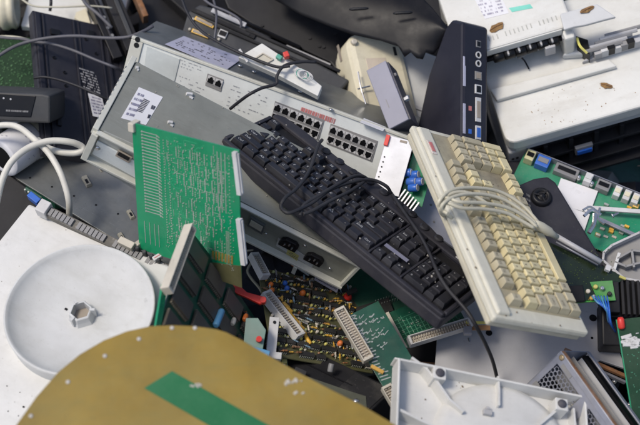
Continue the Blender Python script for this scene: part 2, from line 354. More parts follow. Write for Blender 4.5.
# ================================================================ keyboards
MAIN = [[1.25, 1.25, 1.25, 6.25, 1.25, 1.25, 1.25, 1.25], [2.25] + [1] * 10 + [2.75], [1.75] + [1] * 11 + [2.25], [1.5] + [1] * 12 + [1.5], [1] * 13 + [2]]
LEG = ['', '\\ZXCVBNM,.-', ' ASDFGHJKL;', ' QWERTYUIOP[', '`1234567890-=']
def keyboard(root, F, x0, x1, y0, y1, zb, kh, capof, skip, legm, fgap=.35):
    ux = (x1 - x0) / 22.5; uy = (y1 - y0) / (6 + fgap); cache = {}; lg = MB(); leg_n = 0
    def cap(wu, hu, m):
        k = (round(wu, 2), round(hu, 2), m.name)
        if k not in cache:
            W, H = wu * ux - .0007, hu * uy - .0007; q = MB(); t = .0013; e = []
            lv = [(0, 0, 0, 0), (kh * .35, .0003, .0003, 0), (kh * .93, t, t * .9, .0006), (kh, t + .0007, t + .0007, .0007)]
            for z, tx, ty, sh in lv:
                e += [(tx, ty + sh, z), (W - tx, ty + sh, z), (W - tx, H - ty * .7, z), (tx, H - ty * .7, z)]
            f = [(3, 2, 1, 0), (12, 13, 14, 15)]
            for j in range(3):
                for i in range(4): f.append((j * 4 + i, j * 4 + (i + 1) % 4, j * 4 + 4 + (i + 1) % 4, j * 4 + 4 + i))
            q.add(e, f); cache[k] = q.mesh('key', m)
        return cache[k]
    rs = random.Random(8)
    def key(u, v, wu, hu, ch='', cls='n', idx=None):
        if (round(u, 2), v) in skip: return
        dz = rs.uniform(-.0007, .0005)
        piece('key', cap(wu, hu, capof(u, v, wu, cls)), root, (x0 + u * ux + .00035, y0 + v * uy + .00035, zb + dz), rs.uniform(-.012, .012))
        if ch: text(lg, ch, x0 + u * ux + .0046 + .001 * len(ch), y0 + (v + hu) * uy - .0062, zb + dz + kh + .0002, .0050)
    for r, row in enumerate(MAIN):
        u = 0
        for i, k in enumerate(row):
            ch = LEG[r][i] if i < len(LEG[r]) else ''
            if k > 1.1: ch = {(0, 0): 'Ctrl', (1, 0): 'Shift', (2, 0): 'Caps', (3, 0): 'Tab', (4, 13): '<', (2, 12): 'Enter', (1, 11): 'Shift', (0, 2): 'Alt', (0, 4): 'Alt', (0, 7): 'Ctrl'}.get((r, i), '')
            key(u, r, k, 1, ch.strip(), 'm' if k > 1.1 and k < 6 else 'n'); u += k
    fy = 5 + fgap
    for i, u in enumerate([0] + [2 + k for k in range(4)] + [6.5 + k for k in range(4)] + [11 + k for k in range(4)]): key(u, fy, 1, 1, ('Esc' if i == 0 else 'F%d' % i), 'm')
    for i in range(3):
        key(15.25 + i, 0, 1, 1, '<v>'[i], 'm'); key(15.25 + i, 3, 1, 1, 'Del' if i == 0 else '', 'm'); key(15.25 + i, 4, 1, 1, 'Ins' if i == 0 else '', 'm'); key(15.25 + i, fy, 1, 1, '', 'm')
    key(16.25, 1, 1, 1, '^', 'm')
    n0 = 18.5
    key(n0, 0, 2, 1, '0'); key(n0 + 2, 0, 1, 1, '.')
    for r, t in ((1, '123'), (2, '456'), (3, '789')):
        for i in range(3): key(n0 + i, r, 1, 1, t[i])
    for i, t in enumerate('#/*-'): key(n0 + i, 4, 1, 1, t, 'm')
    key(n0 + 3, 0, 1, 2, '', 'm'); key(n0 + 3, 2, 1, 2, '+', 'm')
    if lg.v: lg.build('key_legends', legm, root, kind='stuff')
    return ux, uy
# black keyboard
F = fit([(223, 141), (441, 317), (493, 284), (270, 112)], .135, n0=(.29, .74, .60), aspect=3.0, sn=.2, dbg='black keyboard')
KB = F
t = thing('computer_keyboard', 'black computer keyboard with its cord wound across it lying aslant over the network switch', 'keyboard', F)
w_, h_ = F.w, F.h
q = MB(); out = [(0.002, 0), (w_ - .002, 0), (w_, .004), (w_ + .002, h_ * .8), (w_ - .01, h_ * .93), (w_ * .8, h_ * .93), (w_ * .70, h_ * 1.02), (w_ * .55, h_ * 1.05), (w_ * .45, h_ * .99), (w_ * .3, h_ * .97), (w_ * .2, h_ * 1.03), (w_ * .06, h_ * 1.02), (0, h_ * .95)]
q.prism(out, -.020, -.002); q.build('case', kbody, t, bev=.0025)
kx0, kx1, ky0, ky1 = .009, w_ - .009, .010, h_ * .86
B(kx0 - .003, kx1 + .003, ky0 - .003, ky1 + .003, -.002, -.0008).build('key_bed', kwell, t, bev=.0003)
# proud rims between the key groups
ux = (kx1 - kx0) / 22.5
for a in (15.02, 18.27):
    B(kx0 + a * ux, kx0 + (a + .2) * ux, ky0 - .003, ky1 + .003, -.002, .0035).build('divider', kbody, t, bev=.0008)
B(0.003, w_ - .003, .001, .0070, -.003, .003).build('front_rim', kbody, t, bev=.0015)
B(0.001, .0062, .0071, ky1 + .004, -.003, .003).build('side_rim', kbody, t, bev=.0015)
B(w_ - .0062, w_ - .001, .0071, ky1 + .004, -.003, .003).build('side_rim', kbody, t, bev=.0015)
ux, uy = keyboard(t, F, kx0, kx1, ky0, ky1, -.0008, .0080, lambda u, v, wu, c: kcap, {(2, 5.35), (3, 5.35)}, legend, .35)
yb0 = ky1 + .0045; bz = [(.004, yb0), (w_ - .004, yb0), (w_ - .004, h_ * .96), (w_ * .90, h_ * .99), (w_ * .80, h_ * 1.01), (w_ * .72, h_ * 1.08), (w_ * .58, h_ * 1.13), (w_ * .45, h_ * 1.12), (w_ * .34, h_ * 1.04), (w_ * .24, h_ * 1.05), (w_ * .12, h_ * 1.06), (w_ * .04, h_ * 1.04), (.004, h_ * .98)]
MB().prism(bz, -.0019, .0045).build('button_bezel', kbody, t, bev=.0018)
by = h_ * .985
for k in range(9):
    x = w_ * (.25 + .065 * k); MB().lathe((x, by + (.006 if 2 < k < 7 else 0), .0040), [(.0062, 0), (.0062, .0022), (.0040, .0036)], 16).build('media_button', kcap, t, smooth=False)
for k in range(3): B(w_ * .86 + k * .012, w_ * .86 + k * .012 + .004, by - .008, by - .006, .0046, .0052).build('indicator_light', legend, t)
crumbs(F, t, (230, 120, 480, 320), mat('pale_grit', (.35, .33, .29), .9), 150, 41, .0074)
# its label stuck on the keys
a = F.at(387, 247, .0085); B(-.0, .033, -.003, .003, 0, .0005).build('sticker', mat('worn_grey_sticker', (.20, .20, .27), .5, dust=.2), t, label='grey sticker strip across the keys').matrix_local = Matrix.Translation((a[0] - .004, a[1] + .002, .0083)) @ Matrix.Rotation(.05, 4, 'Z')
zc = .013
cable('cable', [(322, 140, .012), (318, 146, .017), (309, 171, .015), (297, 188, .017), (285, 198, .019), (281, 207, .012), (288, 213, .014), (300, 209, .017), (312, 203, .017), (330, 190, .019), (352, 182, .019), (372, 180, .017), (386, 186, .015), (391, 193, .006)], .0022, cabk, t, F, z=True)
cable('cable', [(300, 216, .012), (304, 205, .016), (318, 196, .019), (340, 183, .022), (356, 176, .020), (366, 179, .015), (352, 190, .020), (328, 202, .019), (312, 211, .016), (303, 214, .014)], .0022, cabk, t, F, z=True)
cable('cable', [(391, 193, .004), (404, 212, .012), (418, 232, .016), (428, 250, .015), (437, 271, .015), (447, 288, .015), (466, 310, .014), (476, 326, .005), (486, 345, -.03), (493, 362, -.06), (498, 382, -.09)], .0023, cabk, t, F, z=True)
# beige keyboard
F = fit([(590, 333), (498, 147), (412, 124), (495, 317)], .155, n0=(.45, .66, .60), aspect=2.25, sn=.10, dbg='beige keyboard')
BK = F
t = thing('computer_keyboard', 'yellowed beige computer keyboard with a pale cord wrapped round its middle', 'keyboard', F)
w_, h_ = F.w, F.h
B(0, w_, 0, h_, -.010, 0).build('case', bbody, t, bev=.003)
B(.003, w_ - .003, .003, h_ - .001, -.018, -.0103).build('base', mat('beige_base', (.46, .43, .33), .5, dust=.15), t, bev=.002)
kx0, kx1, ky0, ky1 = .020, w_ - .010, .007, h_ * .80
B(kx0 - .002, kx1 + .002, ky0 - .002, ky1 + .002, -.0005, .0004).build('key_bed', bwell, t)
q = MB(); q.box(.004, w_ - .004, h_ * .825, h_ - .004, -.001, .004, tp=.0015); q.build('top_rim', bbody, t, bev=.002)
def bc(u, v, wu, c): return bcapd if c == 'm' and (u < 14 or v > 4) else (bcapd if u > 17 and v > 1 else bcap)
keyboard(t, F, kx0, kx1, ky0, ky1, .0004, .0100, bc, {(16.25, 3), (17.25, 3), (16.25, 1)}, mat('faint_key_print', (.10, .09, .08), .6), .45)
a = F.at(432, 147, .005); B(-.012, .012, -.0035, .0035, 0, .0012).build('logo_badge', mat('white_badge', (.62, .55, .5), .4), t, bev=.0004).location = (a[0], a[1], .004)
B(-.008, .008, -.0022, .0022, 0, .0006).build('logo_print', inkr, t).location = (a[0], a[1], .0054)
crumbs(F, t, (415, 130, 585, 335), mat('brown_grit', (.14, .10, .06), .9), 160, 42, .0006)
W = [[(500, 214, .024), (480, 199, .026), (462, 192, .026), (447, 196, .020), (441, 206, .008), (442, 214, -.004), (448, 216, -.016)],
     [(448, 214, .016), (440, 208, .010), (440, 200, .018), (452, 190, .024), (475, 188, .026), (500, 192, .026), (522, 205, .026), (538, 222, .024)],
     [(452, 218, .006), (443, 211, .012), (443, 204, .020), (456, 196, .027), (478, 194, .029), (502, 199, .029), (522, 211, .028), (536, 224, .026)],
     [(444, 216, -.012), (441, 206, .008), (446, 198, .020), (460, 202, .028), (482, 203, .030), (505, 207, .030), (524, 216, .028), (537, 227, .026)],
     [(443, 208, .006), (447, 203, .020), (462, 208, .024), (484, 209, .026), (506, 213, .026), (520, 220, .024), (534, 228, .024)]]
for p in W: cable('cable', p, .0022, cabc, t, F, z=True)
a, b = F.at(537, 224, .025), F.at(560, 239, .018)
ax = Vector(b - a).normalized(); MB().lathe(a, [(.0032, -.004), (.0046, 0), (.0056, .006), (.0056, .020), (.0040, .024), (.0030, .034)], 14, ax=ax).build('plug', cabc, t, smooth=True)
def place(o, S, F): o.matrix_local = Matrix((np.linalg.inv(F.M) @ S.M).tolist()); return o
# ================================================================ network switch
F = fit([(114, 98), (392, 199), (409, 138), (135, 36)], .075, n0=(-.20, -.36, .91), sn=.04, dbg='switch'); SW = F
t = thing('network_switch', 'light grey network switch with two rows of sockets under the black keyboard', 'network switch', F)
w_, h_ = F.w, F.h
B(0, w_, .0, h_ - .0012, -.10, -.002).build('case', darkm, t, bev=.001)
TF = F.far(.10)
B(0, w_, 0, h_, -.0018, 0).build('front_panel', panel, t, bev=.0008)
B(0, w_, h_ - .0030, h_ + .0010, -.003, .0022).build('top_lip', flange, t, bev=.0006)
x = F.at(143, 55)[0]; B(0.0, .0165, 0, h_ - .0035, .0002, .0020).build('rack_bracket', flange, t, bev=.0006)
for p in ((137.6, 39.5), (136.5, 45.2)):
    a = F.at(*p, .002); MB().cyl((a[0], a[1], .0015), .0036, .0010, 16).build('screw_hole', gloss, t)
def plate(F, t, c4, z0, z1, m, name, bev=.0003, **k):
    return MB().prism([rect(F, c, z1) for c in c4], z0, z1).build(name, m, t, bev=bev, **k)
plate(F, t, [(142, 80), (172, 92), (180, 59), (147, 46)], .0002, .0012, mat('blank_panel', (.56, .59, .57), .35, metal=.2, dust=.05), 'blank_plate', .0004)
def jacks(F, t, p0, p1, n, rows, dp, name='socket'):
    """row of n sockets from pixel p0 to p1 (centres), further rows offset by dp pixels"""
    a0, a1 = F.at(*p0), F.at(*p1); d = (a1 - a0)[:2] / max(1, n - 1); rz = math.atan2(d[1], d[0]); L = np.linalg.norm(d) * .94
    q = MB(); hh = L * .44; q.box(-L / 2, L / 2, -L / 2, L / 2, 0, .0012); me = q.mesh('socket', connw)
    q = MB(); q.prism([(-L * .40, -hh), (L * .40, -hh), (L * .40, hh * .35), (L * .22, hh * .35), (L * .22, hh * .75), (L * .10, hh * .75), (L * .10, hh), (-L * .10, hh), (-L * .10, hh * .75), (-L * .22, hh * .75), (-L * .22, hh * .35), (-L * .40, hh * .35)], .0012, .0016); mo = q.mesh('socket_opening', gloss)
    for r in range(rows):
        o2 = F.at(p0[0] + dp[0] * r, p0[1] + dp[1] * r)
        for i in range(n):
            o = piece('socket', me, t, (o2[0] + d[0] * i, o2[1] + d[1] * i, .0008), rz + (math.pi if r else 0)); p_ = piece('opening', mo, o)
for blk, n in ((((278, 107.6), (317.5, 124.0)), 6), (((333.5, 130.0), (371, 145.2)), 6)):
    (a, b) = blk; e = 6
    plate(F, t, [(a[0] - 7, a[1] + 14), (b[0] + 1, b[1] + 17), (b[0] + 7, b[1] - 4), (a[0] - 3, a[1] - 6.5)], .0002, .0010, midg, 'socket_frame')
    jacks(F, t, a, b, n, 2, (-2.8, 9.6))
plate(F, t, [(205, 85.5), (221, 92), (223.5, 79.5), (207.5, 73.5)], .0002, .0010, midg, 'socket_frame')
jacks(F, t, (211.3, 79.8), (218.8, 82.9), 2, 1, (0, 0))
marks(F, [(178, 67), (200, 75), (203, 63), (181, 55)], 4, mat('grey_ink', (.30, .31, .33), .6), t, seed=2, dens=.5, bold=.22, z=.0004)
marks(F, [(176, 90), (203, 100), (206, 84), (180, 74)], 4, MATS['grey_ink'], t, seed=3, dens=.35, bold=.2, z=.0004)
marks(F, [(226, 107), (262, 121), (268, 96), (232, 83)], 6, MATS['grey_ink'], t, seed=4, dens=.4, bold=.2, z=.0004)
marks(F, [(300, 112.0), (334, 124.5), (336, 118.5), (302, 106.5)], 1, inkr, t, seed=9, dens=.96, bold=.8, z=.0004, name='red_lettering')
# things on the cover behind the top lip
TL_ = TF
def oncover(px, py): return TL_.at(px, py)
place(plate(TL_, t, [(165, 44), (226, 70), (243, 58), (184, 36)], .0002, .0006, paperb, 'label', .0001), TL_, F)
place(marks(TL_, [(172, 44), (222, 65), (237, 58), (188, 39)], 7, ink, t, seed=6, dens=.35, bold=.3, z=.0008), TL_, F)
place(plate(TL_, t, [(360, 122), (383, 131), (386, 127), (364, 118)], .0002, .0006, paper, 'label', .0001), TL_, F)
for p in ((240, 66), (254, 72), (331, 110), (300, 92)):
    a = TL_.at(*p); place(MB().lathe((a[0], a[1], 0), [(.003, 0), (.003, .0012), (.0018, .002)], 12).build('cover_screw', shiny, t, smooth=True), TL_, F)
# ================================================================ rack unit with the olive cover
F = fit([(102, 130), (357, 262), (389, 192), (131, 59)], .165, n0=(.36, .50, .79), sn=.06, dbg='rack unit'); RU = F
TH = .060
t = thing('rack_server', 'olive grey metal rack unit with a barcode sticker and two power sockets', 'rack unit', F)
w_, h_ = F.w, F.h
B(.001, w_, .0, h_, -TH + .002, -.0015).build('case', mat('case_dark', (.09, .095, .085), .45, metal=.4, dust=.15), t, bev=.001)
B(0.002, w_, .0005, h_, -.0014, 0).build('cover', olive, t, bev=.0006)
S = F.near(TH)
def onside(o, S=S, F=F):
    T = np.linalg.inv(F.M) @ S.M; o.matrix_local = Matrix(T.tolist()); return o
def sp(c4, z0, z1, m, name, bev=.0003): return onside(MB().prism([rect(S, c, z1) for c in c4], z0, z1).build(name, m, t, bev=bev))
onside(B(0, w_, .0, TH - .0015, -.002, .0004).build('rear_panel', olive, t, bev=.0006))
onside(B(-.004, w_ + .003, -.0028, .0012, -.004, .0085).build('bottom_flange', flange, t, bev=.0006))
onside(B(.0, w_ + .003, TH - .003, TH - .0002, .0006, .0065).build('top_flange', flange, t, bev=.0005))
onside(B(w_ - .001, w_ + .003, .0014, TH - .0032, -.003, .0065).build('end_flange', flange, t, bev=.0006))
onside(B(-.004, .004, .0014, TH - .0032, -.003, .0085).build('end_flange', flange, t, bev=.0006))
# pale left bracket running up beside the cover
q = MB(); q.box(-.0060, .0010, -.003, h_ + .004, -.010, .0022); q.build('side_bracket', flange, t, bev=.0008)
for k in range(12): B(-.0064, -.0056, .01 + k * (h_ - .02) / 12, .013 + k * (h_ - .02) / 12, -.004, .0026).build('notch', darkm, t)
# card slot with its white plate
sp([(84, 160), (136, 190), (146, 150), (104, 131)], .0004, .0012, mat('slot_backing', (.42, .43, .40), .45, metal=.3, dust=.2), 'slot_frame')
sp([(92, 154), (150, 186), (154, 172), (97, 141)], .0013, .0032, panel, 'blank_plate', .0006)
sp([(115, 156), (129, 163.5), (132, 158), (118, 150.5)], .0033, .0050, slotm, 'card_connector')
sp([(117, 155), (128, 161), (130, 158), (119, 152)], .0051, .0056, gloss, 'connector_opening')
a = S.at(97.5, 147.5, .003); onside(MB().lathe((a[0], a[1], .0032), [(.0036, 0), (.0036, .0012), (.002, .0026)], 14).build('screw', shiny, t, smooth=True))
# power sockets
def inlet(cx, cy, w2, h2, ang=0):
    a = S.at(cx, cy); q = MB(); c = .45
    pts = [(-w2, -h2 * .9), (w2, -h2 * .9), (w2, h2 * c), (w2 * .6, h2), (-w2 * .6, h2), (-w2, h2 * c)]; q.prism([(a[0] + x, a[1] + y) for x, y in pts], .0006, .0060)
    o = onside(q.build('power_socket', black, t, bev=.0008)); q = MB(); q.prism([(a[0] + x * .72, a[1] + y * .7) for x, y in pts], .0061, .0064); i = q.build('socket_recess', gloss, o)
    q = MB(); 
    for x, y in ((-.45, -.1), (0, .35), (.45, -.1)): q.box(a[0] + x * w2 - .0009, a[0] + x * w2 + .0009, a[1] + y * h2 - .002, a[1] + y * h2 + .002, .0065, .0075)
    q.build('pins', shiny, o)
sp([(276, 246), (312, 268), (314, 262), (278, 238)], .0005, .0012, mat('silver_label', (.45, .46, .46), .4, metal=.2, dust=.1), 'label_plate')
inlet(290, 242, .0115, .0095); inlet(315, 257, .0115, .0095)
sp([(286, 254), (297, 261), (299, 256), (288, 249)], .0013, .0018, yellow, 'warning_label')
marks_o = marks(S, [(287, 254), (296.5, 260), (298, 256.5), (289, 250.5)], 3, ink, t, seed=5, z=.0019); onside(marks_o)
sp([(314, 280), (337, 293), (340, 284), (317, 271)], .0005, .0010, paperb, 'serial_label')
onside(marks(S, [(316, 279), (336, 290), (338, 285), (318, 273.5)], 4, ink, t, seed=7, dens=.9, bold=.4, z=.0012))
sp([(247, 226), (262, 235), (265, 226), (250, 217)], .0005, .0035, darkm, 'serial_port'); sp([(249, 225), (261, 232), (263, 227), (251, 220)], .0036, .0042, conn, 'port_insert')
sp([(291, 273), (294.5, 275), (297, 269), (293.5, 267)], .0008, .0095, flange, 'latch_tab')
for p in ((266, 233), (305, 245), (330, 268), (300, 282)):
    a = S.at(*p); onside(MB().lathe((a[0], a[1], .0005), [(.0022, 0), (.0022, .0010), (.0012, .0018)], 12).build('screw', shiny, t, smooth=True))
crumbs(F, t, (105, 60, 380, 250), MATS['pale_grit'], 120, 43, .0002)
# barcode sticker and bits on the cover
plate(F, t, [(121, 118), (146, 125), (163, 97), (139, 87)], .0002, .0005, paper, 'barcode_sticker', .0001)
marks(F, [(136, 111), (142, 113), (150, 101), (144, 98)], 9, ink, t, seed=12, dens=1, bold=.6, z=.0007, name='barcode')
marks(F, [(125, 116), (133, 118), (146, 94), (138, 91)], 5, mat('grey_violet_ink', (.28, .27, .36), .6), t, seed=13, dens=.8, bold=.45, z=.0007)
marks(F, [(146, 121), (148, 121), (157, 104), (153, 102)], 2, ink, t, seed=14, dens=.8, bold=.4, z=.0007)
for p, s_ in (((189, 95), 1), ((170, 123), .8), ((137, 68), .5)):
    a = F.at(*p); q = MB(); q.box(a[0] - .004 * s_, a[0] + .004 * s_, a[1] - .002, a[1] + .0022, .0001, .004 * s_, rz=.4, tp=.0006); q.box(a[0] + .001, a[0] + .006 * s_, a[1] - .004, a[1] - .001, .0002, .0015); q.build('cover_clip', connw, t)
# ================================================================ circuit boards
def board(F, t, m, th=.0018, name='board', pts=None):
    if pts: return poly(F, pts, -th, 0).build(name, m, t, bev=.0002)
    return B(0, F.w, 0, F.h, -th, 0).build(name, m, t, bev=.0002)
def edge_conn(F, t, p0, p1, wd, m, ht=.008, n=0, slot=True, z=.0002, name='connector', solid=False):
    """connector strip from pixel p0 to p1, wd wide in metres"""
    a, b = F.at(*p0)[:2], F.at(*p1)[:2]; d = b - a; L = float(np.linalg.norm(d)); rz = math.atan2(d[1], d[0])
    q = MB(); e = .0012; q.box(0, L, -wd / 2, -wd / 2 + e, 0, ht); q.box(0, L, wd / 2 - e, wd / 2, 0, ht); q.box(0, .003, -wd / 2 + e, wd / 2 - e, 0, ht); q.box(L - .003, L, -wd / 2 + e, wd / 2 - e, 0, ht); q.box(.003, L - .003, -wd / 2 + e, wd / 2 - e, 0, ht * .55, mi=1)
    if solid: q = MB(); q.box(0, L, -wd / 2, wd / 2, -.001, ht); q.box(.002, L - .002, -wd / 2 - .0015, -wd / 2, 0, ht * .5)
    o = q.build(name, [m, slotm], t, bev=.0003); o.location = (a[0], a[1], z); o.rotation_euler = (0, 0, rz)
    if solid: o.rotation_euler = (0, 0, rz); return o
    n = n or int(L / .0035); pm = B(-.0005, .0005, -wd * .12, wd * .12, ht * .55, ht * .75).mesh('pin', conn)
    for i in range(n):
        for s in (-.18, .18): piece('pin', pm, o, (.004 + (L - .008) * i / max(1, n - 1), wd * s, .0001))
    return o
# big green board, solder side up
F = fit([(138, 248), (242, 282), (238, 149), (133, 124)], .215, n0=(-.50, -.40, .77), sn=.05, dbg='green board'); GB = F
t = thing('circuit_board', 'bright green circuit board with rows of silver traces leaning on the rack unit', 'circuit board', F)
board(F, t, pcb)
u = lambda a, b: (F.w * a, F.h * b)
q = MB()
for k in range(27):
    y = F.h * (.955 - k * .0238); x0, x1 = F.w * .095, F.w * .235
    q.box(x0, x1, y - .0005, y + .0005, .0001, .0004); q.cyl((x0, y, .0001), .0011, .0006, 8); q.cyl((x1 + .001, y - .0012, .0001), .0010, .0006, 8); q.prism([(x1, y + .0005), (x1, y - .0005), (x1 + .004, y - .003), (x1 + .0045, y - .002)], .0001, .0004)
q.build('solder_traces', solder, t, kind='stuff')
q = MB(); rs = random.Random(4)
for cx in (.30, .345):
    for k in range(40): q.cyl((F.w * cx, F.h * (.93 - k * .0205), .0001), .0007, .0005, 6)
for bx in range(7):
    for by in range(8):
        cx, cy = F.w * (.42 + bx * .066 + (by % 2) * .012), F.h * (.90 - by * .092)
        if rs.random() < .15: continue
        n = rs.choice([5, 6, 7])
        for k in range(n):
            q.cyl((cx, cy - k * .0023, .0001), .0008, .0006, 6)
            if rs.random() < .6: q.cyl((cx + .0036, cy - k * .0023, .0001), .0007, .0006, 6)
        if rs.random() < .65: q.box(cx - .0002, cx + .0003, cy - n * .0023, cy, .0001, .0003)
for k in range(380): q.cyl((F.w * rs.uniform(.28, .95), F.h * rs.uniform(.06, .95), .0001), rs.uniform(.0004, .0008), .0005, 6)
for k in range(34): q.cyl((F.w * .91, F.h * (.94 - k * .0255), .0001), .0007, .0005, 6); q.box(F.w * .865, F.w * .90, F.h * (.36 - k * .0095) - .0003, F.h * (.36 - k * .0095) + .0003, .0001, .0003)
q.build('solder_joints', solder, t, kind='stuff')
q = MB()
for x in (.80, .835, .87): q.box(F.w * x, F.w * x + .0010, F.h * .50, F.h * .95, .0001, .0004)
for x in (.07, .12, .17, .21): q.box(F.w * x, F.w * x + .0007, F.h * .07, F.h * .25, .0001, .0004)
for k in range(70):
    x, y = F.w * rs.uniform(.3, .85), F.h * rs.uniform(.05, .95); a = rs.uniform(.003, .011)
    if rs.random() < .6: q.box(x, x + .0005, y, y + a, .0001, .0003)
    else: q.box(x, x + a, y, y + .0005, .0001, .0003)
q.build('tracks', solder, t, kind='stuff')
q2 = MB(); rs = random.Random(14)
for k in range(90):
    x, y = F.w * rs.uniform(.25, .86), F.h * rs.uniform(.1, .93); P = [(x, y)]; dx, dy = rs.choice([(1, 0), (0, 1), (0, -1)])
    for s in range(4):
        L = rs.uniform(.003, .012); x, y = min(F.w * .95, x + dx * L), min(F.h * .97, max(F.h * .04, y + dy * L)); P.append((x, y)); dx, dy = rs.choice([(.7, .7), (.7, -.7), (1, 0), (0, 1 if dy >= 0 else -1)])
    for a, b in zip(P, P[1:]):
        d = Vector((b[0] - a[0], b[1] - a[1])); 
        if d.length < 1e-4: continue
        nn = Vector((-d.y, d.x)).normalized() * .00035; q2.prism([(a[0] + nn.x, a[1] + nn.y), (a[0] - nn.x, a[1] - nn.y), (b[0] - nn.x, b[1] - nn.y), (b[0] + nn.x, b[1] + nn.y)], .00005, .0002)
q2.build('copper_tracks', mat('bright_green_track', (.02, .30, .14), .3, dust=.05, coat=.3), t, kind='stuff')
cm = B(-.0013, .0013, 0, .011, 0, .0004).mesh('gold_contact', gold)
a, b = F.at(213, 259), F.at(232, 264)
for k in range(7): piece('gold_contact', cm, t, tuple(np.append((a + (b - a) * k / 6)[:2], .0001)), -.05)
q = poly(F, [(206, 263), (243, 276), (242, 283), (205, 272)], -.003, .0002); 
plate(F, t, [(206, 276), (242, 288), (241, 266), (209, 262)], .00005, .00035, pcbo, 'bare_edge', .0001)
edge_conn(F, t, (241, 194), (236, 151), .0055, connw, .0045, solid=True); edge_conn(F, t, (245, 264), (240, 218), .006, connw, .0045, solid=True)
for p in ((134, 126), (139, 246)):
    a = F.at(*p); B(-.006, .002, -.007, .004, -.010, .004).build('corner_clip', conn, t, bev=.001).location = tuple(a)
# standing memory board seen along its chips
F = fit([(156, 345), (232, 455), (264, 336), (188, 226)], .11, n0=(.84, .16, .52), sn=.03, dbg='standing board'); VB = F
t = thing('circuit_board', 'tilted green board packed with black chips standing behind the tan laminate sheet', 'circuit board', F)
board(F, t, pcbd, pts=[(156, 338), (180, 350), (262, 356), (266, 340), (258, 322), (233, 285), (188, 226)])
poly(F, [(154, 338), (159, 340), (167, 290), (163, 284)], -.002, .0006).build('edge_strip', pcb, t)
# chips in a grid square to the board's upper edge
a0, a1, a3 = F.at(188, 228)[:2], F.at(258, 326)[:2], F.at(158, 330)[:2]; e1 = a1 - a0; L1 = float(np.linalg.norm(e1)); e1 = e1 / L1; e2 = np.array([e1[1], -e1[0]])
if e2 @ (a3 - a0) < 0: e2 = -e2
L2 = float(e2 @ (a3 - a0)); rz = math.atan2(e1[1], e1[0])
cw, ch = L1 * .20, L2 * .155
cmesh = B(-cw / 2, cw / 2, -ch / 2, ch / 2, .001, .0045).mesh('chip', chipg)
q = MB()
for k in range(12):
    for s in (-1, 1): x = -cw * .45 + k * cw * .9 / 11; q.box(x - .0004, x + .0004, s * ch * .5, s * (ch * .5 + .0024), .0001, .0026)
lmesh = q.mesh('chip_legs', mat('dull_chip_legs', (.22, .20, .15), .45, metal=.3, dust=.2))
for i in range(4):
    for j in range(4):
        if (i, j) in ((3, 3), (3, 2)): continue
        c = a0 + e1 * L1 * (.15 + i * .25) + e2 * L2 * (.13 + j * .245)
        o = piece('chip', cmesh, t, (c[0], c[1], .0002), rz); piece('chip_legs', lmesh, o)
edge_conn(F, t, (162, 292), (186, 228), .011, conn, .011, z=.0004)
for p, m_, r_, L_ in (((213, 318), cyanb, .004, .026), ((240, 318), orange, .003, .010), ((228, 322), conn, .003, .010)):
    a = F.at(*p); MB().lathe((a[0], a[1] - L_ / 2, .007), [(r_ * .7, 0), (r_, .002), (r_, L_ - .002), (r_ * .7, L_)], 12, ax=(.1, 1, 0)).build('capacitor', m_, t, smooth=True)
for k in range(7):
    a = F.at(232 + k * 4.5, 300 + k * 5); B(-.004, .004, -.002, .002, .0002, .003).build('small_chip', chip if k % 3 else orange, t).location = (a[0], a[1], 0)
a = F.at(252, 335); plate(F, t, [(244, 352), (262, 358), (262, 332), (248, 322)], .0002, .0010, teal, 'terminal_plate')
# component board with black chip rows
F = fit([(286, 346), (376, 380), (346, 301), (247, 257)], .0, n0=(.10, .45, .88), sn=.04, dbg='component board'); CB = F
t = thing('circuit_board', 'brownish board with rows of black chips and orange capacitors below the rack unit', 'circuit board', F)
board(F, t, pcbo)
rs = random.Random(21); nr = 9
cm = {}
for r in range(nr):
    y = F.h * (.06 + .90 * r / (nr - .5)); x = F.w * .05
    while x < F.w * .93:
        L = rs.choice([.012, .016, .020]); k = round(L, 3)
        if k not in cm:
            cm[k] = (B(0, L, -.0031, .0031, .0006, .0045).mesh('chip', chip), None)
            q = MB(); 
            for i in range(int(L / .0024)):
                for s in (-1, 1): q.box(.001 + i * .0024, .0016 + i * .0024, s * .0031, s * .0041, 0, .003)
            cm[k] = (cm[k][0], q.mesh('chip_legs', solder))
        if rs.random() < .88: o = piece('chip', cm[k][0], t, (x, y, .0001), rs.uniform(-.02, .02)); piece('chip_legs', cm[k][1], o)
        x += L + rs.uniform(.0015, .004)
brown = mat('brown_component', (.22, .10, .04), .4, dust=.15, piece=.3)
cpm = [MB().lathe((0, 0, 0), [(.0007, 0), (.0015, .0016), (.0018, .003), (.0013, .0048)], 8).mesh('capacitor', m_, True) for m_ in (yellow, yellow, yellow, mat('pale_green_component', (.34, .38, .16), .4, dust=.1), amber, conn, brown)]
for r in range(nr):
    y = F.h * (.06 + .90 * (r + .48) / (nr - .5)); x = F.w * rs.uniform(.03, .12)
    while x < F.w * .95:
        piece('capacitor', cpm[rs.choice([0, 1, 2, 3, 4, 4, 5, 6, 6] if r > 4 else [0, 1, 3, 3, 5, 6])], t, (x, y + rs.uniform(-.0022, .0022), .0006), 0, rs.uniform(.5, 1.15)); x += rs.uniform(.003, .011)
rms = []
for m_ in (brown, conn, amber, mat('pale_blue_resistor', (.16, .26, .34), .4, dust=.1), midg):
    q = MB().lathe((-.0035, 0, .0018), [(.0006, 0), (.0014, .0006), (.0011, .0014), (.0011, .0052), (.0014, .006), (.0006, .007)], 8, ax=(1, 0, 0)); q.tube([(-.0058, 0, 0), (-.0052, 0, .0018), (.0052, 0, .0018), (.0058, 0, 0)], .0003, 5, sub=1); rms.append(q.mesh('resistor', m_, True))
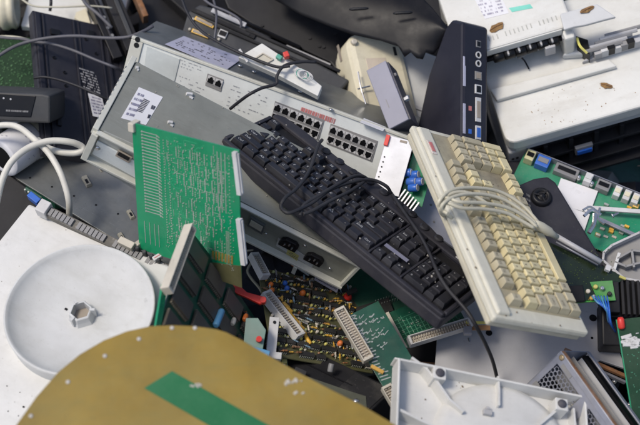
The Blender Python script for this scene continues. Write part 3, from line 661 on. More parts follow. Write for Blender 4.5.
for k in range(120):
    x, y = F.w * rs.uniform(.04, .96), F.h * rs.uniform(.03, .97); piece('resistor', rs.choice(rms), t, (x, y, rs.choice([.0004, .0036])), rs.choice([0, 0, 1.57, .2, -.3, 1.4]), rs.uniform(.8, 1.15))
bm = MB().lathe((0, 0, 0), [(.0015, 0), (.0036, .002), (.0042, .005), (.0034, .0085), (.0012, .010)], 14).mesh('capacitor', orange, True)
for p in ((269, 287), (270, 293), (300.5, 296), (338, 346), (261, 270), (292, 266)): a = F.at(*p); piece('capacitor', bm, t, (a[0], a[1], .001), 0, rs.uniform(.75, 1.05))
bb = MB().lathe((0, 0, 0), [(.0015, 0), (.0034, .002), (.0038, .005), (.0028, .008), (.001, .009)], 14).mesh('capacitor', blue, True)
for p in ((283, 286), (257, 269), (285, 291)): a = F.at(*p); piece('capacitor', bb, t, (a[0], a[1], .001), 0, .9)
aa = MB().lathe((0, 0, 0), [(.0014, 0), (.0026, .001), (.0026, .010), (.0014, .011)], 10, ax=(1, .1, 0)).mesh('resistor', amber, True)
for k in range(9): a = F.at(284 + k * 2.9, 305 + k * 4.3); piece('resistor', aa, t, (a[0] - .004, a[1], .004), rs.uniform(-1.3, -.7))
edge_conn(F, t, (262, 297), (297, 341), .014, connw, .011, z=.002); edge_conn(F, t, (250, 259), (262, 282), .012, connw, .010, z=.004)
# small board with the cream connector
F = fit([(390, 397), (424, 372), (381, 313), (337, 308)], .075, n0=(.05, .4, .9), sn=.04, dbg='small board'); SB = F
t = thing('circuit_board', 'small green board with a long cream connector wedged between component board and white tray', 'circuit board', F)
board(F, t, pcbd)
q = MB(); rs = random.Random(9); x0, y0 = F.at(340, 312)[:2]
for k in range(22):
    a = F.at(346 + k * 1.6 + 2, 318 + k * 3.0)[:2]; dx = rs.uniform(.006, .013); q.box(a[0], a[0] + dx, a[1] - .0006, a[1] + .0006, .0001, .0005, rz=-.15)
for k in range(60):
    a = F.at(rs.uniform(352, 385), rs.uniform(316, 350))[:2]; q.cyl((a[0], a[1], .0001), rs.uniform(.0006, .0011), .0006, 6)
    if rs.random() < .4: q.box(a[0], a[0] + rs.uniform(.003, .008), a[1] - .0004, a[1] + .0003, .0001, .0004, rz=.4)
q.build('solder_joints', solder, t, kind='stuff')
edge_conn(F, t, (338, 311), (368, 362), .013, conn, .011); edge_conn(F, t, (385, 388), (398, 410), .012, conn, .011)
a = F.at(377, 370); B(-.008, .008, -.002, .002, .0002, .0036, rz=.0).build('amber_strip', amber, t).matrix_local = Matrix.Translation(tuple(a)) @ Matrix.Rotation(-1.0, 4, 'Z')
# board under the end of the black keyboard
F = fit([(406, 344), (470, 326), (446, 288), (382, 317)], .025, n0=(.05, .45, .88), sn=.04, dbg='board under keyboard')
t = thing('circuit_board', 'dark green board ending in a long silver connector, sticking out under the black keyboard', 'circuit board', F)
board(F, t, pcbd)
q = MB(); rs = random.Random(19)
for k in range(14): q.box(F.w * (.12 + .06 * k), F.w * (.12 + .06 * k) + .0007, F.h * .18, F.h * rs.uniform(.5, .9), .0001, .0004)
for k in range(6): q.box(F.w * .05, F.w * .9, F.h * (.25 + k * .1), F.h * (.25 + k * .1) + .0005, .0001, .0003)
q.build('tracks', trace_d, t, kind='stuff'); q = MB()
for k in range(60): q.cyl((F.w * rs.uniform(.1, .95), F.h * rs.uniform(.1, .9), .0001), .0006, .0005, 6)
q.build('solder_joints', solder, t, kind='stuff')
edge_conn(F, t, (408, 344), (470, 325), .012, connw, .012); B(.0, .004, .0, F.h, .0002, .004).build('edge_strip', conn, t)
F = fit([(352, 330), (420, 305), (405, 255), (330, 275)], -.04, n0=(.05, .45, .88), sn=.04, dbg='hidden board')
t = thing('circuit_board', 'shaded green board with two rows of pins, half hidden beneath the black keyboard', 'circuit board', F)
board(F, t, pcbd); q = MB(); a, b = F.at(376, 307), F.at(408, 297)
for k in range(13):
    for s in (0, 1): c = a + (b - a) * k / 12; q.cyl((c[0] + .001 * s, c[1] + s * .006, .0001), .0006, .008, 6); 
q.build('pins', solder, t, kind='stuff')
a = F.at(347, 300); MB().lathe((a[0], a[1], .001), [(.002, 0), (.0055, .003), (.0055, .010), (.003, .014)], 14).build('red_cap', red, t, smooth=True)
B(F.w * .1, F.w * .6, F.h * .05, F.h * .3, .0002, .006).build('chip', chip, t, bev=.0003)
# red lever
t0 = fit([(232, 294), (262, 306), (262, 296), (232, 284)], .085, n0=(0, .4, .9), dbg='lever'); F = t0
t = thing('plastic_lever', 'small bright red plastic lever poking out beside the green board with gold contacts', 'lever', F)
poly(F, [(231, 291), (246, 297), (260, 304), (265, 302), (262, 296), (247, 292), (238, 284), (233, 283)], -.006, 0).build('arm', red, t, bev=.001)
a = F.at(263, 300); MB().cyl((a[0], a[1], -.006), .004, .008, 14).build('pivot', red, t, bev=.0004)
# bracket and terminal bits between the boards
F = fit([(266, 354), (276, 356), (279, 318), (270, 316)], .06, n0=(.1, .3, .95), dbg='bracket')
t = thing('metal_bracket', 'short upright pale metal bracket with a hole, near the tip of the tilted chip board', 'bracket', F)
B(0, F.w, 0, F.h, -.0016, 0).build('plate', connw, t, bev=.0003); MB().cyl((F.w * .55, F.h * .86, .0001), .002, .0004, 12).build('hole', gloss, t)
B(F.w * .2, F.w * 1.6, -.004, .004, -.012, .001).build('foot', connw, t, bev=.0003)
F = fit([(250, 356), (268, 362), (272, 342), (254, 334)], .085, n0=(.1, .3, .95), dbg='terminal')
t = thing('terminal_block', 'blue and grey green terminal block behind the edge of the tan sheet', 'terminal block', F)
B(0, F.w, 0, F.h * .5, -.012, 0).build('body', cyanb, t, bev=.0006)
for k in range(4): MB().cyl((F.w * (.15 + k * .23), F.h * .25, .0001), .0014, .0012, 10).build('screw', shiny, t)
poly(F, [(243, 350), (262, 354), (266, 330), (258, 318), (246, 318)], -.010, -.006).build('plate', mat('grey_green_plastic', (.16, .27, .23), .5, dust=.2), t, bev=.0005)
a = F.at(259, 339); MB().cyl((a[0], a[1], -.005), .0035, .006, 12).build('red_cap', red, t, bev=.0003)
F = fit([(268, 376), (288, 372), (287, 352), (268, 354)], .02, n0=(.0, .45, .9), dbg='relay')
t = thing('relay_board', 'scrap of pale green board with white relays and a bent wire by the tan sheet', 'circuit board', F)
board(F, t, mat('pale_green_board', (.09, .22, .15), .45, dust=.2))
for x, y, m_ in ((.15, .6, connw), (.5, .65, lgrey), (.3, .25, connw), (.72, .4, yellow), (.62, .15, connw)): B(F.w * x, F.w * x + .006, F.h * y, F.h * y + .006, .0002, .006).build('relay', m_, t, bev=.0004)
MB().tube([(F.w * .4, F.h * .8, 0), (F.w * .42, F.h * .9, .01), (F.w * .38, F.h * 1.2, .02), (F.w * .42, F.h * 1.5, .022)], .0006, 6).build('wire', shiny, t)
# ================================================================ foreground: tan laminate
F = fit([(40, 560), (430, 560), (380, 300), (-10, 330)], .245, n0=(.0, .50, .866), sn=.01, dbg='tan'); TA = F
t = thing('laminate_sheet', 'curved tan copper laminate sheet with a green stripe, nearest of all at the bottom left', 'laminate sheet', F)
edge = [(-10, 462), (14, 428), (36, 397), (58, 372), (80, 354), (104, 340), (127, 331), (150, 326), (172, 325), (194, 326), (216, 329), (226, 332), (244, 341), (270, 356), (298, 372), (330, 389), (362, 405), (394, 424), (440, 450), (440, 560), (-40, 560)]
poly(F, edge, -.0035, 0).build('sheet', copper, t, bev=.0006)
poly(F, [(144, 388), (255, 452), (288, 436), (172, 371)], .0002, .0005).build('green_stripe', stripe, t)
q = MB(); rm = MB().lathe((0, 0, 0), [(.0022, 0), (.0022, .0003), (.0012, .0006)], 10).mesh('rivet', mat('dull_rivet', (.42, .40, .36), .5, dust=.2), True)
for p in ((31, 416), (68, 382), (105, 356), (139, 339), (172, 328), (195, 328)): a = F.at(*p); piece('rivet', rm, t, (a[0], a[1], .0002))
q = MB(); rs = random.Random(2)
for c, n, s in (((292, 382), 7, 4), ((303, 393), 2, 2), ((196, 386), 6, 2.5)):
    for k in range(n): a = F.at(c[0] + rs.gauss(0, s), c[1] + rs.gauss(0, s * .35)); r = rs.uniform(.0006, .0019); q.box(a[0] - r * 1.5, a[0] + r * 1.5, a[1] - r, a[1] + r, .0001, .0012, rz=rs.uniform(0, 3), tp=r * .4)
q.build('crumbs', mat('pale_crumbs', (.45, .42, .36), .8, dust=.2), t, kind='stuff')
# ================================================================ white plate with dish
F = fit([(-152, 432), (12, 520), (187, 273), (27, 203)], .085, n0=(.0, .56, .83), sn=.06, dbg='dish plate'); DP = F
t = thing('swivel_stand', 'big white plastic plate with a round dish and hexagonal hub in its middle', 'monitor base', F)
w_, h_ = F.w, F.h
B(0, w_, 0, h_, -.014, 0).build('plate', wplas, t, bev=.003)
c = F.at(83, 317); e = F.at(83 + 76, 317); rr = float(np.linalg.norm((e - c)[:2])) * .985
n = 72
MB().lathe((c[0], c[1], -.0005), [(rr * .985, 0), (rr, .0205), (rr - .001, .022), (rr - .0028, .022), (rr * .94, .0175), (rr * .82, .0105), (rr * .62, .0052), (rr * .35, .0026), (.0, .0020)], n, caps=False).build('dish', mat('greyed_white_plastic', (.55, .56, .56), .62, var=.07, scale=16, dust=.16, dcol=(.36, .35, .32), bump=.12, stain=.22, scol=(.26, .25, .21), spec=.3), t, smooth=True)
MB().lathe((c[0], c[1], .001), [(.0172, 0), (.0150, .006), (.0140, .013), (.0128, .014), (.0112, .014), (.0112, .001), (.0, .001)], 6, caps=False).build('hub', wplas2, t, bev=.0005)
MB().cyl((c[0], c[1], .0022), .0108, .0004, 6).build('hub_hole', slotm, t)
for a_ in (.5, 2.6, 4.6):
    MB().box(c[0] + .0135 * math.cos(a_) - .003, c[0] + .0135 * math.cos(a_) + .003, c[1] + .0135 * math.sin(a_) - .0015, c[1] + .0135 * math.sin(a_) + .0015, .0030, .0165, rz=a_).build('hub_clip', wplas2, t)
crumbs(F, t, (0, 205, 180, 425), MATS['pale_grit'], 60, 44, .0002, .0003, .0009); crumbs(F, t, (5, 385, 40, 420), gloss, 10, 45, .0002, .0004, .0012)
a = F.at(66, 338, .003); MB().lathe((a[0], a[1], .0016), [(.0052, 0), (.0052, .0006), (.0046, .0006), (.0046, .0003)], 20, caps=False).build('moulding_ring', wplas2, t)
a = F.at(66, 309, .003); B(-.0015, .0015, -.0012, .0012, .0020, .0034).build('slot', gloss, t).location = (a[0], a[1], 0)
# ================================================================ white tray, underside up
F = fit([(394, 560), (606, 605), (578, 402), (397, 352)], .095, n0=(-.02, .42, .9), sn=.04, dbg='tray'); TR = F
t = thing('plastic_tray', 'upturned white plastic housing with rounded ribs and two dark rubber feet at the bottom edge', 'plastic housing', F)
w_, h_ = F.w, F.h; dz = -.020; rw = .0026
B(0, w_, 0, h_, dz - .003, dz).build('floor', wplas, t, bev=.001)
for nm, b in (('side_wall', (0, rw, 0, h_)), ('side_wall', (w_ - rw, w_, 0, h_)), ('back_wall', (rw + .0001, w_ - rw - .0001, h_ - rw, h_))): B(*b, dz, 0).build(nm, wplas, t, bev=.0008)
B(-.003, w_ + .003, h_ + .0001, h_ + .0022, -.020, -.004).build('outer_lip', wplas, t, bev=.0006)
c = F.at(502, 452, dz); r0 = float(np.linalg.norm((F.at(572, 470, dz) - c)[:2]))
MB().lathe((c[0], c[1], dz), [(r0, 0), (r0 - .003, .007), (r0 - .012, .010), (0, .0105)], 64, caps=False).build('raised_disc', wplas, t, smooth=True)
def rib(pts, th, name='rib', z1=-.001):
    P = [np.array(F.at(*p, -.010))[:2] for p in pts]; L_, R_ = [], []
    for i, p in enumerate(P):
        d = P[min(i + 1, len(P) - 1)] - P[max(i - 1, 0)]; d = d / np.linalg.norm(d); nn = np.array([-d[1], d[0]]); L_.append(p + nn * th / 2); R_.append(p - nn * th / 2)
    q = MB()
    for i in range(len(P) - 1): q.prism([tuple(L_[i]), tuple(R_[i]), tuple(R_[i + 1]), tuple(L_[i + 1])], dz + .0001, z1)
    q.build(name, wplas, t)
rib([(410, 360), (424, 370), (436, 385), (448, 402), (462, 414)], .0028, z1=-.004)
rib([(496, 379), (497, 392), (497, 408)], .002, z1=-.003); rib([(398, 412), (418, 422), (440, 432)], .003, z1=-.004); rib([(562, 405), (550, 416), (538, 426)], .003, z1=-.005); rib([(572, 410), (574, 432)], .002, z1=-.005)
for p in ((440, 373), (562, 404)):
    a = F.at(*p, .001); B(a[0] - .0072, a[0] + .0072, a[1] - .0072, a[1] + .0072, dz + .0002, .0010).build('foot_boss', wplas, t, bev=.0008)
    MB().lathe((a[0], a[1], .0010), [(.0052, 0), (.0050, .0016), (.0036, .0026), (0, .0030)], 20, caps=False).build('rubber_foot', rubber, t, smooth=True)
crumbs(F, t, (400, 365, 580, 425), MATS['brown_grit'], 60, 46, dz + .0004)
a = F.at(487, 413, -.008); B(a[0] - .005, a[0] + .005, a[1] - .003, a[1] + .003, -.0095, -.0045).build('latch', lgrey, t, bev=.0006); B(a[0] - .002, a[0] + .002, a[1] + .0031, a[1] + .0061, -.0095, -.004).build('latch', lgrey, t, bev=.0004)
# ================================================================ metal sheet and power supply at the lower right
F = fit([(440, 395), (640, 385), (590, 290), (440, 300)], -.02, n0=(.0, .50, .87), sn=.04, dbg='metal sheet')
t = thing('steel_sheet', 'pale grey sheet metal panel with a few round holes under the beige keyboard', 'metal panel', F)
poly(F, [(440, 300), (480, 262), (586, 279), (627, 369), (600, 360), (560, 400), (430, 430)], -.004, 0).build('sheet', mat('pale_metal', (.50, .50, .52), .4, metal=.2, dust=.12, dcol=(.3, .29, .26), var=.06), t, bev=.0006)
for p, r in (((593, 318), .0048), ((542, 326), .0044), ((489, 333), .0040), ((592, 338), .0016), ((600, 351), .0016), ((548, 305), .002)): a = F.at(*p); MB().cyl((a[0], a[1], .0001), r, .0004, 18).build('hole', gloss, t)
F = fit([(512, 404), (564, 490), (616, 434), (563, 347)], .045, n0=(-.62, .08, .78), sn=.04, dbg='psu'); PS = F
t = thing('power_supply', 'steel power supply box with honeycomb vent holes and one side open, beside the white tray', 'power supply', F)
w_, h_ = F.w, F.h
# honeycomb sheet with real holes
q = MB(); s_ = .0032; ri = .0026
ux_, uy_ = s_ * 3 ** .5, s_ * 1.5
def inside(x, y): return (w_ * .07 < x < w_ * .46 or w_ * .62 < x < w_ * .95) and h_ * .13 < y < h_ * .70
nx, ny = int(w_ / ux_) + 3, int(h_ / uy_) + 3; regions = ((w_ * .07, w_ * .46), (w_ * .62, w_ * .95))
for (xa, xb) in regions:
    ya, yb = h_ * .10, h_ * .84
    for j in range(ny):
        for i in range(nx):
            cx, cy = i * ux_ + (j % 2) * ux_ / 2, j * uy_
            if not (xa < cx < xb and ya < cy < yb): continue
            o_ = [(cx + s_ * math.cos(R(60 * k + 30)), cy + s_ * math.sin(R(60 * k + 30))) for k in range(6)]; n_ = [(cx + ri * math.cos(R(60 * k + 30)), cy + ri * math.sin(R(60 * k + 30))) for k in range(6)]
            v = [(x, y, 0) for x, y in o_] + [(x, y, 0) for x, y in n_] + [(x, y, -.0012) for x, y in n_]
            q.add(v, [(k, (k + 1) % 6, 6 + (k + 1) % 6, 6 + k) for k in range(6)] + [(6 + k, 6 + (k + 1) % 6, 12 + (k + 1) % 6, 12 + k) for k in range(6)])
q.build('vent_mesh', steel, t)
q = MB(); g = .0016
for x0, x1, y0, y1 in ((0, w_ * .07 - g, 0, h_), (w_ * .46 + g, w_ * .62 - g, 0, h_), (w_ * .95 + g, w_, 0, h_), (w_ * .07 - g, w_ * .46 + g, 0, h_ * .10 - g), (w_ * .62 - g, w_ * .95 + g, 0, h_ * .10 - g), (w_ * .07 - g, w_ * .46 + g, h_ * .84 + g, h_), (w_ * .62 - g, w_ * .95 + g, h_ * .84 + g, h_)): q.box(x0, x1, y0, y1, -.0011, .0001)
q.build('vent_sheet', steel, t)
B(.002, w_ - .002, .002, h_ - .004, -.06, -.05).build('inner_floor', gloss, t)
B(-.0013, -.0001, 0, h_, -.06, .0).build('side_panel', steel, t, bev=.0004); B(w_ + .0001, w_ + .0013, 0, h_, -.06, .0).build('side_panel', steel, t, bev=.0004)
B(0, w_, -.0013, -.0001, -.06, .0).build('side_panel', steel, t, bev=.0004)
B(-.001, w_, h_ - .007, h_, .0002, .0014).build('folded_edge', steel, t, bev=.0004)
B(.012, .03, h_ * .87, h_ * .96, .0002, .0008).build('label', midg, t); B(.004, .012, h_ * .2, h_ * .5, .0002, .0006).build('label', midg, t)
a = (.006, h_ - .004, .0014); MB().lathe(a, [(.0036, 0), (.0034, .001), (.002, .0018)], 14).build('screw', mat('brassy_screw', (.40, .30, .16), .4, metal=.6, dust=.3), t, smooth=True)
for x, y, m_ in ((.54, .42, gold), (.53, .56, gold), (.55, .24, yellow)): MB().lathe((w_ * x, h_ * y, .0001), [(.0026, 0), (.0026, .003), (.0015, .004)], 12).build('terminal', m_, t, smooth=True)
Z = F.far(.06)
for x0, x1, z0, z1, y0, y1, m_, nm in ((0, w_, .054, .0599, -.0012, .0006, rust, 'rail'), (0, w_, .0, .006, -.0012, .0006, steel, 'rail'), (.004, w_ - .004, .034, .0352, -.04, -.004, midg, 'shelf'), (.004, w_ - .004, .014, .0152, -.05, -.006, lgrey, 'shelf'), (.01, w_ * .6, .020, .031, -.05, -.012, black, 'drive'), (w_ * .35, w_ * .42, .0356, .046, -.02, -.019, rust, 'rust_patch'), (w_ * .55, w_ * .62, .0356, .054, -.010, -.009, steel, 'bracket')):
    place(B(x0, x1, z0, z1, y0, y1).build(nm, m_, t, bev=.0003), Z, F)
# open drive cage beside it
F = fit([(566, 350), (616, 440), (676, 420), (626, 372)], .015, n0=(.2, .35, .9), sn=.04, dbg='drive cage')
t = thing('drive_cage', 'open metal drive cage with rust stained rails to the right of the power supply', 'drive cage', F)
def bar(p, q_, wd, z0, z1, m_, name):
    a, b = F.at(*p)[:2], F.at(*q_)[:2]; d = b - a; L = np.linalg.norm(d); o = B(0, L, -wd / 2, wd / 2, 0, z1 - z0).build(name, m_, t, bev=.0003); o.location = (a[0], a[1], z0); o.rotation_euler = (0, 0, math.atan2(d[1], d[0])); return o
bar((565, 349), (627, 376), .0045, -.004, 0, rust, 'top_rail'); bar((566, 352), (628, 380), .003, -.010, -.005, steel, 'rail')
bar((578, 378), (632, 402), .016, -.030, -.026, lgrey, 'shelf'); bar((594, 404), (634, 420), .018, -.030, -.026, lgrey, 'shelf')
bar((600, 373), (606, 380), .006, -.028, -.0245, rust, 'rust_patch')
bar((612, 380), (629, 405), .003, -.020, -.016, shiny, 'rod'); a = F.at(614, 382, -.016); MB().lathe(tuple(a), [(.003, 0), (.003, .002), (.001, .004)], 12).build('screw', shiny, t, smooth=True)
a = F.at(629, 405, -.014); MB().lathe(tuple(a), [(.0025, 0), (.0025, .002), (.001, .003)], 12).build('screw', shiny, t, smooth=True)
bar((600, 350), (640, 372), .05, -.075, -.070, gloss, 'back_plate')
# dark board at right edge
F = fit([(634, 440), (700, 425), (690, 300), (621, 330)], .055, n0=(-.05, .30, .95), sn=.04, dbg='edge board')
t = thing('circuit_board', 'dark green board with a silvery smear, cut off by the right edge of the photograph', 'circuit board', F)
board(F, t, pcbb2 := mat('deep_green_board', (.004, .035, .014), .35, dust=.1, dcol=(.08, .12, .08))); B(-.0014, -.0001, 0, F.h, -.0018, .0006).build('edge_strip', pcb, t)
q = MB(); rs = random.Random(31)
for k in range(26):
    a = F.at(631 + rs.gauss(0, 4), 341 + rs.gauss(0, 3)); r = rs.uniform(.001, .004); q.box(a[0] - r * 1.6, a[0] + r * 1.6, a[1] - r * .5, a[1] + r * .5, .0001, .0006 + .0002 * (k % 3), rz=rs.uniform(-.4, .2), tp=r * .2)
q.build('silver_smear', connw, t, kind='stuff'); q = MB()
for k in range(160): q.cyl((F.w * rs.uniform(.05, .95), F.h * rs.uniform(.03, .85), .0001), .0006, .0004, 6)
q.build('solder_joints', trace_d, t, kind='stuff')
a = F.at(621, 326, 0); MB().lathe(tuple(a + np.array([0, -.004, .002])), [(.0024, 0), (.0042, .002), (.0042, .011), (.0026, .014)], 14, ax=(0, 1, .2)).build('red_cap', red, t, smooth=True)
# black box below the boards
F = fit([(262, 368), (364, 408), (398, 391), (305, 352)], .02, n0=(.10, .75, .65), sn=.04, dbg='black box')
t = thing('drive_box', 'low black metal box with a silver screw between tan sheet and white tray', 'metal box', F)
B(0, F.w, 0, F.h, -.05, 0).build('body', blackm, t, bev=.0015)
B(0.002, F.w * .7, F.h * .55, F.h * .58, .0001, .0012).build('ridge', black, t); B(F.w * .62, F.w * .98, .004, F.h - .004, .0001, .0010).build('cover_plate', mat('dark_plate', (.045, .045, .048), .35, metal=.4, dust=.2), t, bev=.0003)
poly(F, [(280, 366), (318, 380), (350, 391), (366, 396), (367, 409), (340, 402), (300, 388)], .0002, .0022).build('front_strip', mat('dull_green_metal', (.16, .17, .13), .4, metal=.5, dust=.2), t, bev=.0005)
a = F.at(356, 401, .002); MB().lathe((a[0], a[1], .002), [(.0036, 0), (.0036, .0010), (.0022, .0022), (0, .0025)], 16, caps=False).build('screw', shiny, t, smooth=True)
S = F.near(.05); o = place(B(0, F.w - .001, .002, .05 - .001, .0002, .0020).build('front_plate', mat('dull_green_metal', (.16, .17, .13), .4, metal=.5, dust=.2), t, bev=.0006), S, F)
a = S.at(300, 385, .002); place(MB().lathe((a[0], a[1], .002), [(.0042, 0), (.0042, .0010), (.0026, .0024), (0, .0028)], 16, caps=False).build('screw', shiny, t, smooth=True), S, F)
# ================================================================ printer at the upper right
F = fit([(507, 150), (690, 88), (655, -30), (470, 30)], .085, n0=(.0, .55, .84), sn=.04, dbg='printer'); PR = F
t = thing('desktop_printer', 'big off white printer with its paper bay open at the upper right', 'printer', F)
w_, h_ = F.w, F.h
# rounded slab (output cover)
r_ = .014; pts = [(r_, 0), (w_, 0), (w_, h_), (0, h_), (0, r_)] + [(r_ - r_ * math.cos(a), r_ - r_ * math.sin(a)) for a in (R(20), R(45), R(70))]
MB().prism(pts, -.022, 0).build('output_cover', cream2, t, bev=.003)
MB().prism([(x * .98 + .003, y * .98 + .003) for x, y in pts], -.034, -.0221).build('cover_skirt', wplas2, t, bev=.001)
B(.002, .030, .004, h_, -.13, -.0341).build('left_wall', lgrey, t, bev=.003)
B(.0301, w_, .020, h_, -.13, -.0341).build('dark_interior', gloss, t)
for k, (z, y, m_) in enumerate(((-.050, .010, black), (-.072, .002, blackm), (-.098, -.006, black), (-.118, -.012, blackm))):
    B(.032, w_, y, .030, z - .006, z).build('interior_rail', m_, t, bev=.0008)
for k in range(7): B(.05 + k * .035, .056 + k * .035, .004, .0199, -.12, -.045).build('interior_rib', blackm, t, bev=.0006)
a = F.at(589, 163, -.07); B(a[0] - .012, a[0] + .012, -.004, .0015, -.078, -.060).build('socket_housing', midg, t, bev=.0008); B(a[0] - .010, a[0] + .010, -.0065, -.0041, -.074, -.066).build('blue_socket', blue, t)
for x in (.007, .013): MB().cyl((x, .0039, -.052), .002, .001, 10, ax=(0, -1, 0)).build('peg_hole', gloss, t)
# long step in front of the bay
def on(px, py, z=0): return F.at(px, py, z)
a, b, c, d = on(497, 103), on(617, 69), on(609, 62), on(490, 92)
MB().prism([tuple(q[:2]) for q in (a, b, c, d)], .0002, .008).build('paper_stop', cream2, t, bev=.002)
# upper body: back part with its front opening
y0 = on(530, 72)[1]; x0 = on(480, 70)[0]; HZ = .052
ax0, ax1 = -.03, on(566, 62)[0]
B(ax0, ax1 + .014, y0 + .085, h_ + .03, .0003, HZ - .004).build('upper_body', cream2, t, bev=.002)
B(ax0, ax1 + .0, y0 + .0845, y0 + .0849, .0003, .028).build('bay_back', cream, t)
B(ax1, ax1 + .014, y0 + .004, y0 + .0848, .0003, HZ - .004).build('bay_side', cream2, t, bev=.003)
U = F.sub((ax0, y0, HZ), (1, 0, 0), (0, 1, 0), (0, 0, 1), .2, .2)
q = B(ax0, ax1 + .016, y0 + .018, h_ + .035, HZ - .0039, HZ + .003); q.build('top_cover', cream2, t, bev=.003)
q = B(ax0, ax1, y0 + .016, y0 + .0179, HZ - .010, HZ + .002); q.build('cover_lip', cream2, t, bev=.0008)
T_ = F.sub((0, 0, HZ + .003), (1, 0, 0), (0, 1, 0), (0, 0, 1), w_, h_)
def top(o): return place(o, T_, F)
sm = B(-.0007, .0007, -.0035, .0035, 0, .0004).mesh('vent_slot', MATS['slot_backing'])
for k in range(17):
    if k in (3, 11): continue
    a = T_.at(489 + k * 4.2, 39 - k * 1.32); o = piece('vent_slot', sm, t, (a[0], a[1], HZ + .0031))
top(plate(T_, t, [(485, 19), (509, 13), (500, -6), (474, -2)], .0001, .0004, paper, 'sticker', .0001)); top(marks(T_, [(484, 17), (506, 11.5), (498, -4), (476, 0)], 5, MATS['grey_violet_ink'], t, seed=31, dens=.6, z=.0006))
top(plate(T_, t, [(512, 12), (533, 8), (530, 4), (509, 8)], .0001, .0004, aqua, 'aqua_sticker', .0001))
# rollers and levers hanging in the bay mouth
q = MB(); yb = y0 + .016
MB().tube([(ax0, yb, HZ - .018), (ax1, yb, HZ - .018)], .0035, 10, sub=1).build('roller_shaft', black, t, smooth=True)
for k in range(6):
    x = ax0 + .045 + k * (ax1 - ax0 - .05) / 6; MB().lathe((x, yb, HZ - .018), [(.0055, 0), (.0075, .001), (.0075, .014), (.0055, .015)], 14, ax=(1, 0, 0)).build('roller', gloss, t, smooth=True); B(x + .019, x + .0215, yb - .006, yb + .002, HZ - .020, HZ - .010).build('white_tab', lgrey, t, bev=.0005)
B(ax0, ax1, y0 + .022, y0 + .084, HZ - .030, HZ - .004).build('roller_frame', gloss, t)
a = on(549, 48, .03); B(a[0] - .006, a[0] + .008, a[1] - .004, a[1] + .003, .018, .036).build('grey_lever', lgrey, t, bev=.001)
MB().tube([on(518, 55, .02), on(524, 60, .012), on(529, 69, .004)], .0012, 6).build('wire_arm', gloss, t)
MB().tube([on(518, 58, .02), on(530, 52, .03), on(548, 46, .035)], .0018, 6).build('bent_rod', midg, t)
# right part: raised flap and paper mechanism
D1 = F.sub((0, 0, .060), (1, 0, 0), (0, 1, 0), (0, 0, 1), w_, h_)
q = MB(); pp = [D1.at(*c)[:2] for c in ((564, 30), (574, 27), (586, 25), (604, 20), (616, 17), (597, 4), (560, 14))]; q.prism([tuple(p) for p in pp], .056, .061); q.build('flap', wplas2, t, bev=.0015)
pp = [F.at(*c, .058)[:2] for c in ((564, 31), (570, 29), (577, 40), (580, 50), (588, 57), (574, 62), (570, 50))]
MB().prism([tuple(F.at(*c)[:2]) for c in ((562, 60), (592, 58), (598, 50), (572, 46))], .0003, .012).build('curved_guide', wplas2, t, bev=.003)
MB().prism([tuple(F.at(*c, .02)[:2]) for c in ((577, 47), (590, 55), (588, 40), (576, 36))], .0003, .020).build('roller_gap', gloss, t)
MB().tube([F.at(577, 38, .03), F.at(580, 46, .028), F.at(587, 53, .02)], .0018, 6).build('yellow_gear_rim', yellow, t)
for k in range(5):
    a, b = F.at(585 + k * 5, 52 - k * 4.0, .02), F.at(622 + k * 5, 42 - k * 4.0, .02); MB().tube([a, b], .0028, 6, sub=1).build('paper_rail', lgrey if k % 2 else midg, t)
for k, m_ in enumerate((lgrey, connw, gloss, connw, midg, gloss, lgrey)):
    a = F.at(598 + k * 6.5, 53 - k * 2.0, .016); B(a[0] - .005, a[0] + .005, a[1] - .003, a[1] + .004, .006, .018 + .002 * (k % 3)).build('catch', m_, t, bev=.0006)
plate(F, t, [(582, 62), (660, 40), (655, 30), (600, 44)], .0002, .006, lgrey, 'rail_bed', .001)
# leaf stains / dead leaves
def leaf(px, py, L, W_, ang, FF, z, root_label, grp=None):
    p = FF.at(px, py, z); M = FF.M.copy(); M[:3, 3] = (FF.M @ np.append(p, 1))[:3]; f2 = Fr(M, L, W_)
    tt = thing('dead_leaf', root_label, 'leaf', f2); q = MB(); n = 12; v = []
    rs = random.Random(int(px)); v = [(0, 0, .003)]
    for k in range(n):
        a = 2 * math.pi * k / n; r = 1 + rs.uniform(-.25, .18); x, y = math.cos(a) * L / 2 * r, math.sin(a) * W_ / 2 * r; v.append((x * math.cos(ang) - y * math.sin(ang), x * math.sin(ang) + y * math.cos(ang), rs.uniform(.0004, .0022)))
    q.add(v, [(0, k + 1, (k + 1) % n + 1) for k in range(n)]); v2 = [(a, b, c - .0004) for a, b, c in v]; q.add(v2, [(0, (k + 1) % n + 1, k + 1) for k in range(n)]); q.build('leaf_blade', leafm, tt)
    ca, sa = math.cos(ang), math.sin(ang); MB().tube([(-.5 * L * ca, -.5 * L * sa, .002), (0, 0, .0036), (.45 * L * ca, .45 * L * sa, .0026)], .0004, 5).build('leaf_stalk', rust, tt)
leaf(497, 27.5, .021, .013, .2, T_, .0004, 'brown dead leaf on the printer beside the vent slots'); leaf(587, 10.5, .019, .008, .2, T_, .0065, 'brown dead leaf lying on the raised printer flap'); leaf(606, 86, .017, .009, -.6, F, .0003, 'dark crumbled leaf lying on the white output cover of the printer')
q = MB(); rs = random.Random(12)
for c, n, s in (((556, 120), 9, 8), ((540, 110), 8, 10), ((610, 88), 6, 4), ((560, 100), 14, 34), ((600, 100), 10, 24)):
    for k in range(n): a = F.at(c[0] + rs.gauss(0, s), c[1] + rs.gauss(0, s * .3)); r = rs.uniform(.0002, .0006); q.box(a[0] - r, a[0] + r, a[1] - r, a[1] + r, .0001, .0005, rz=rs.uniform(0, 3))
q.build('crumbs', leafm, t, kind='stuff')
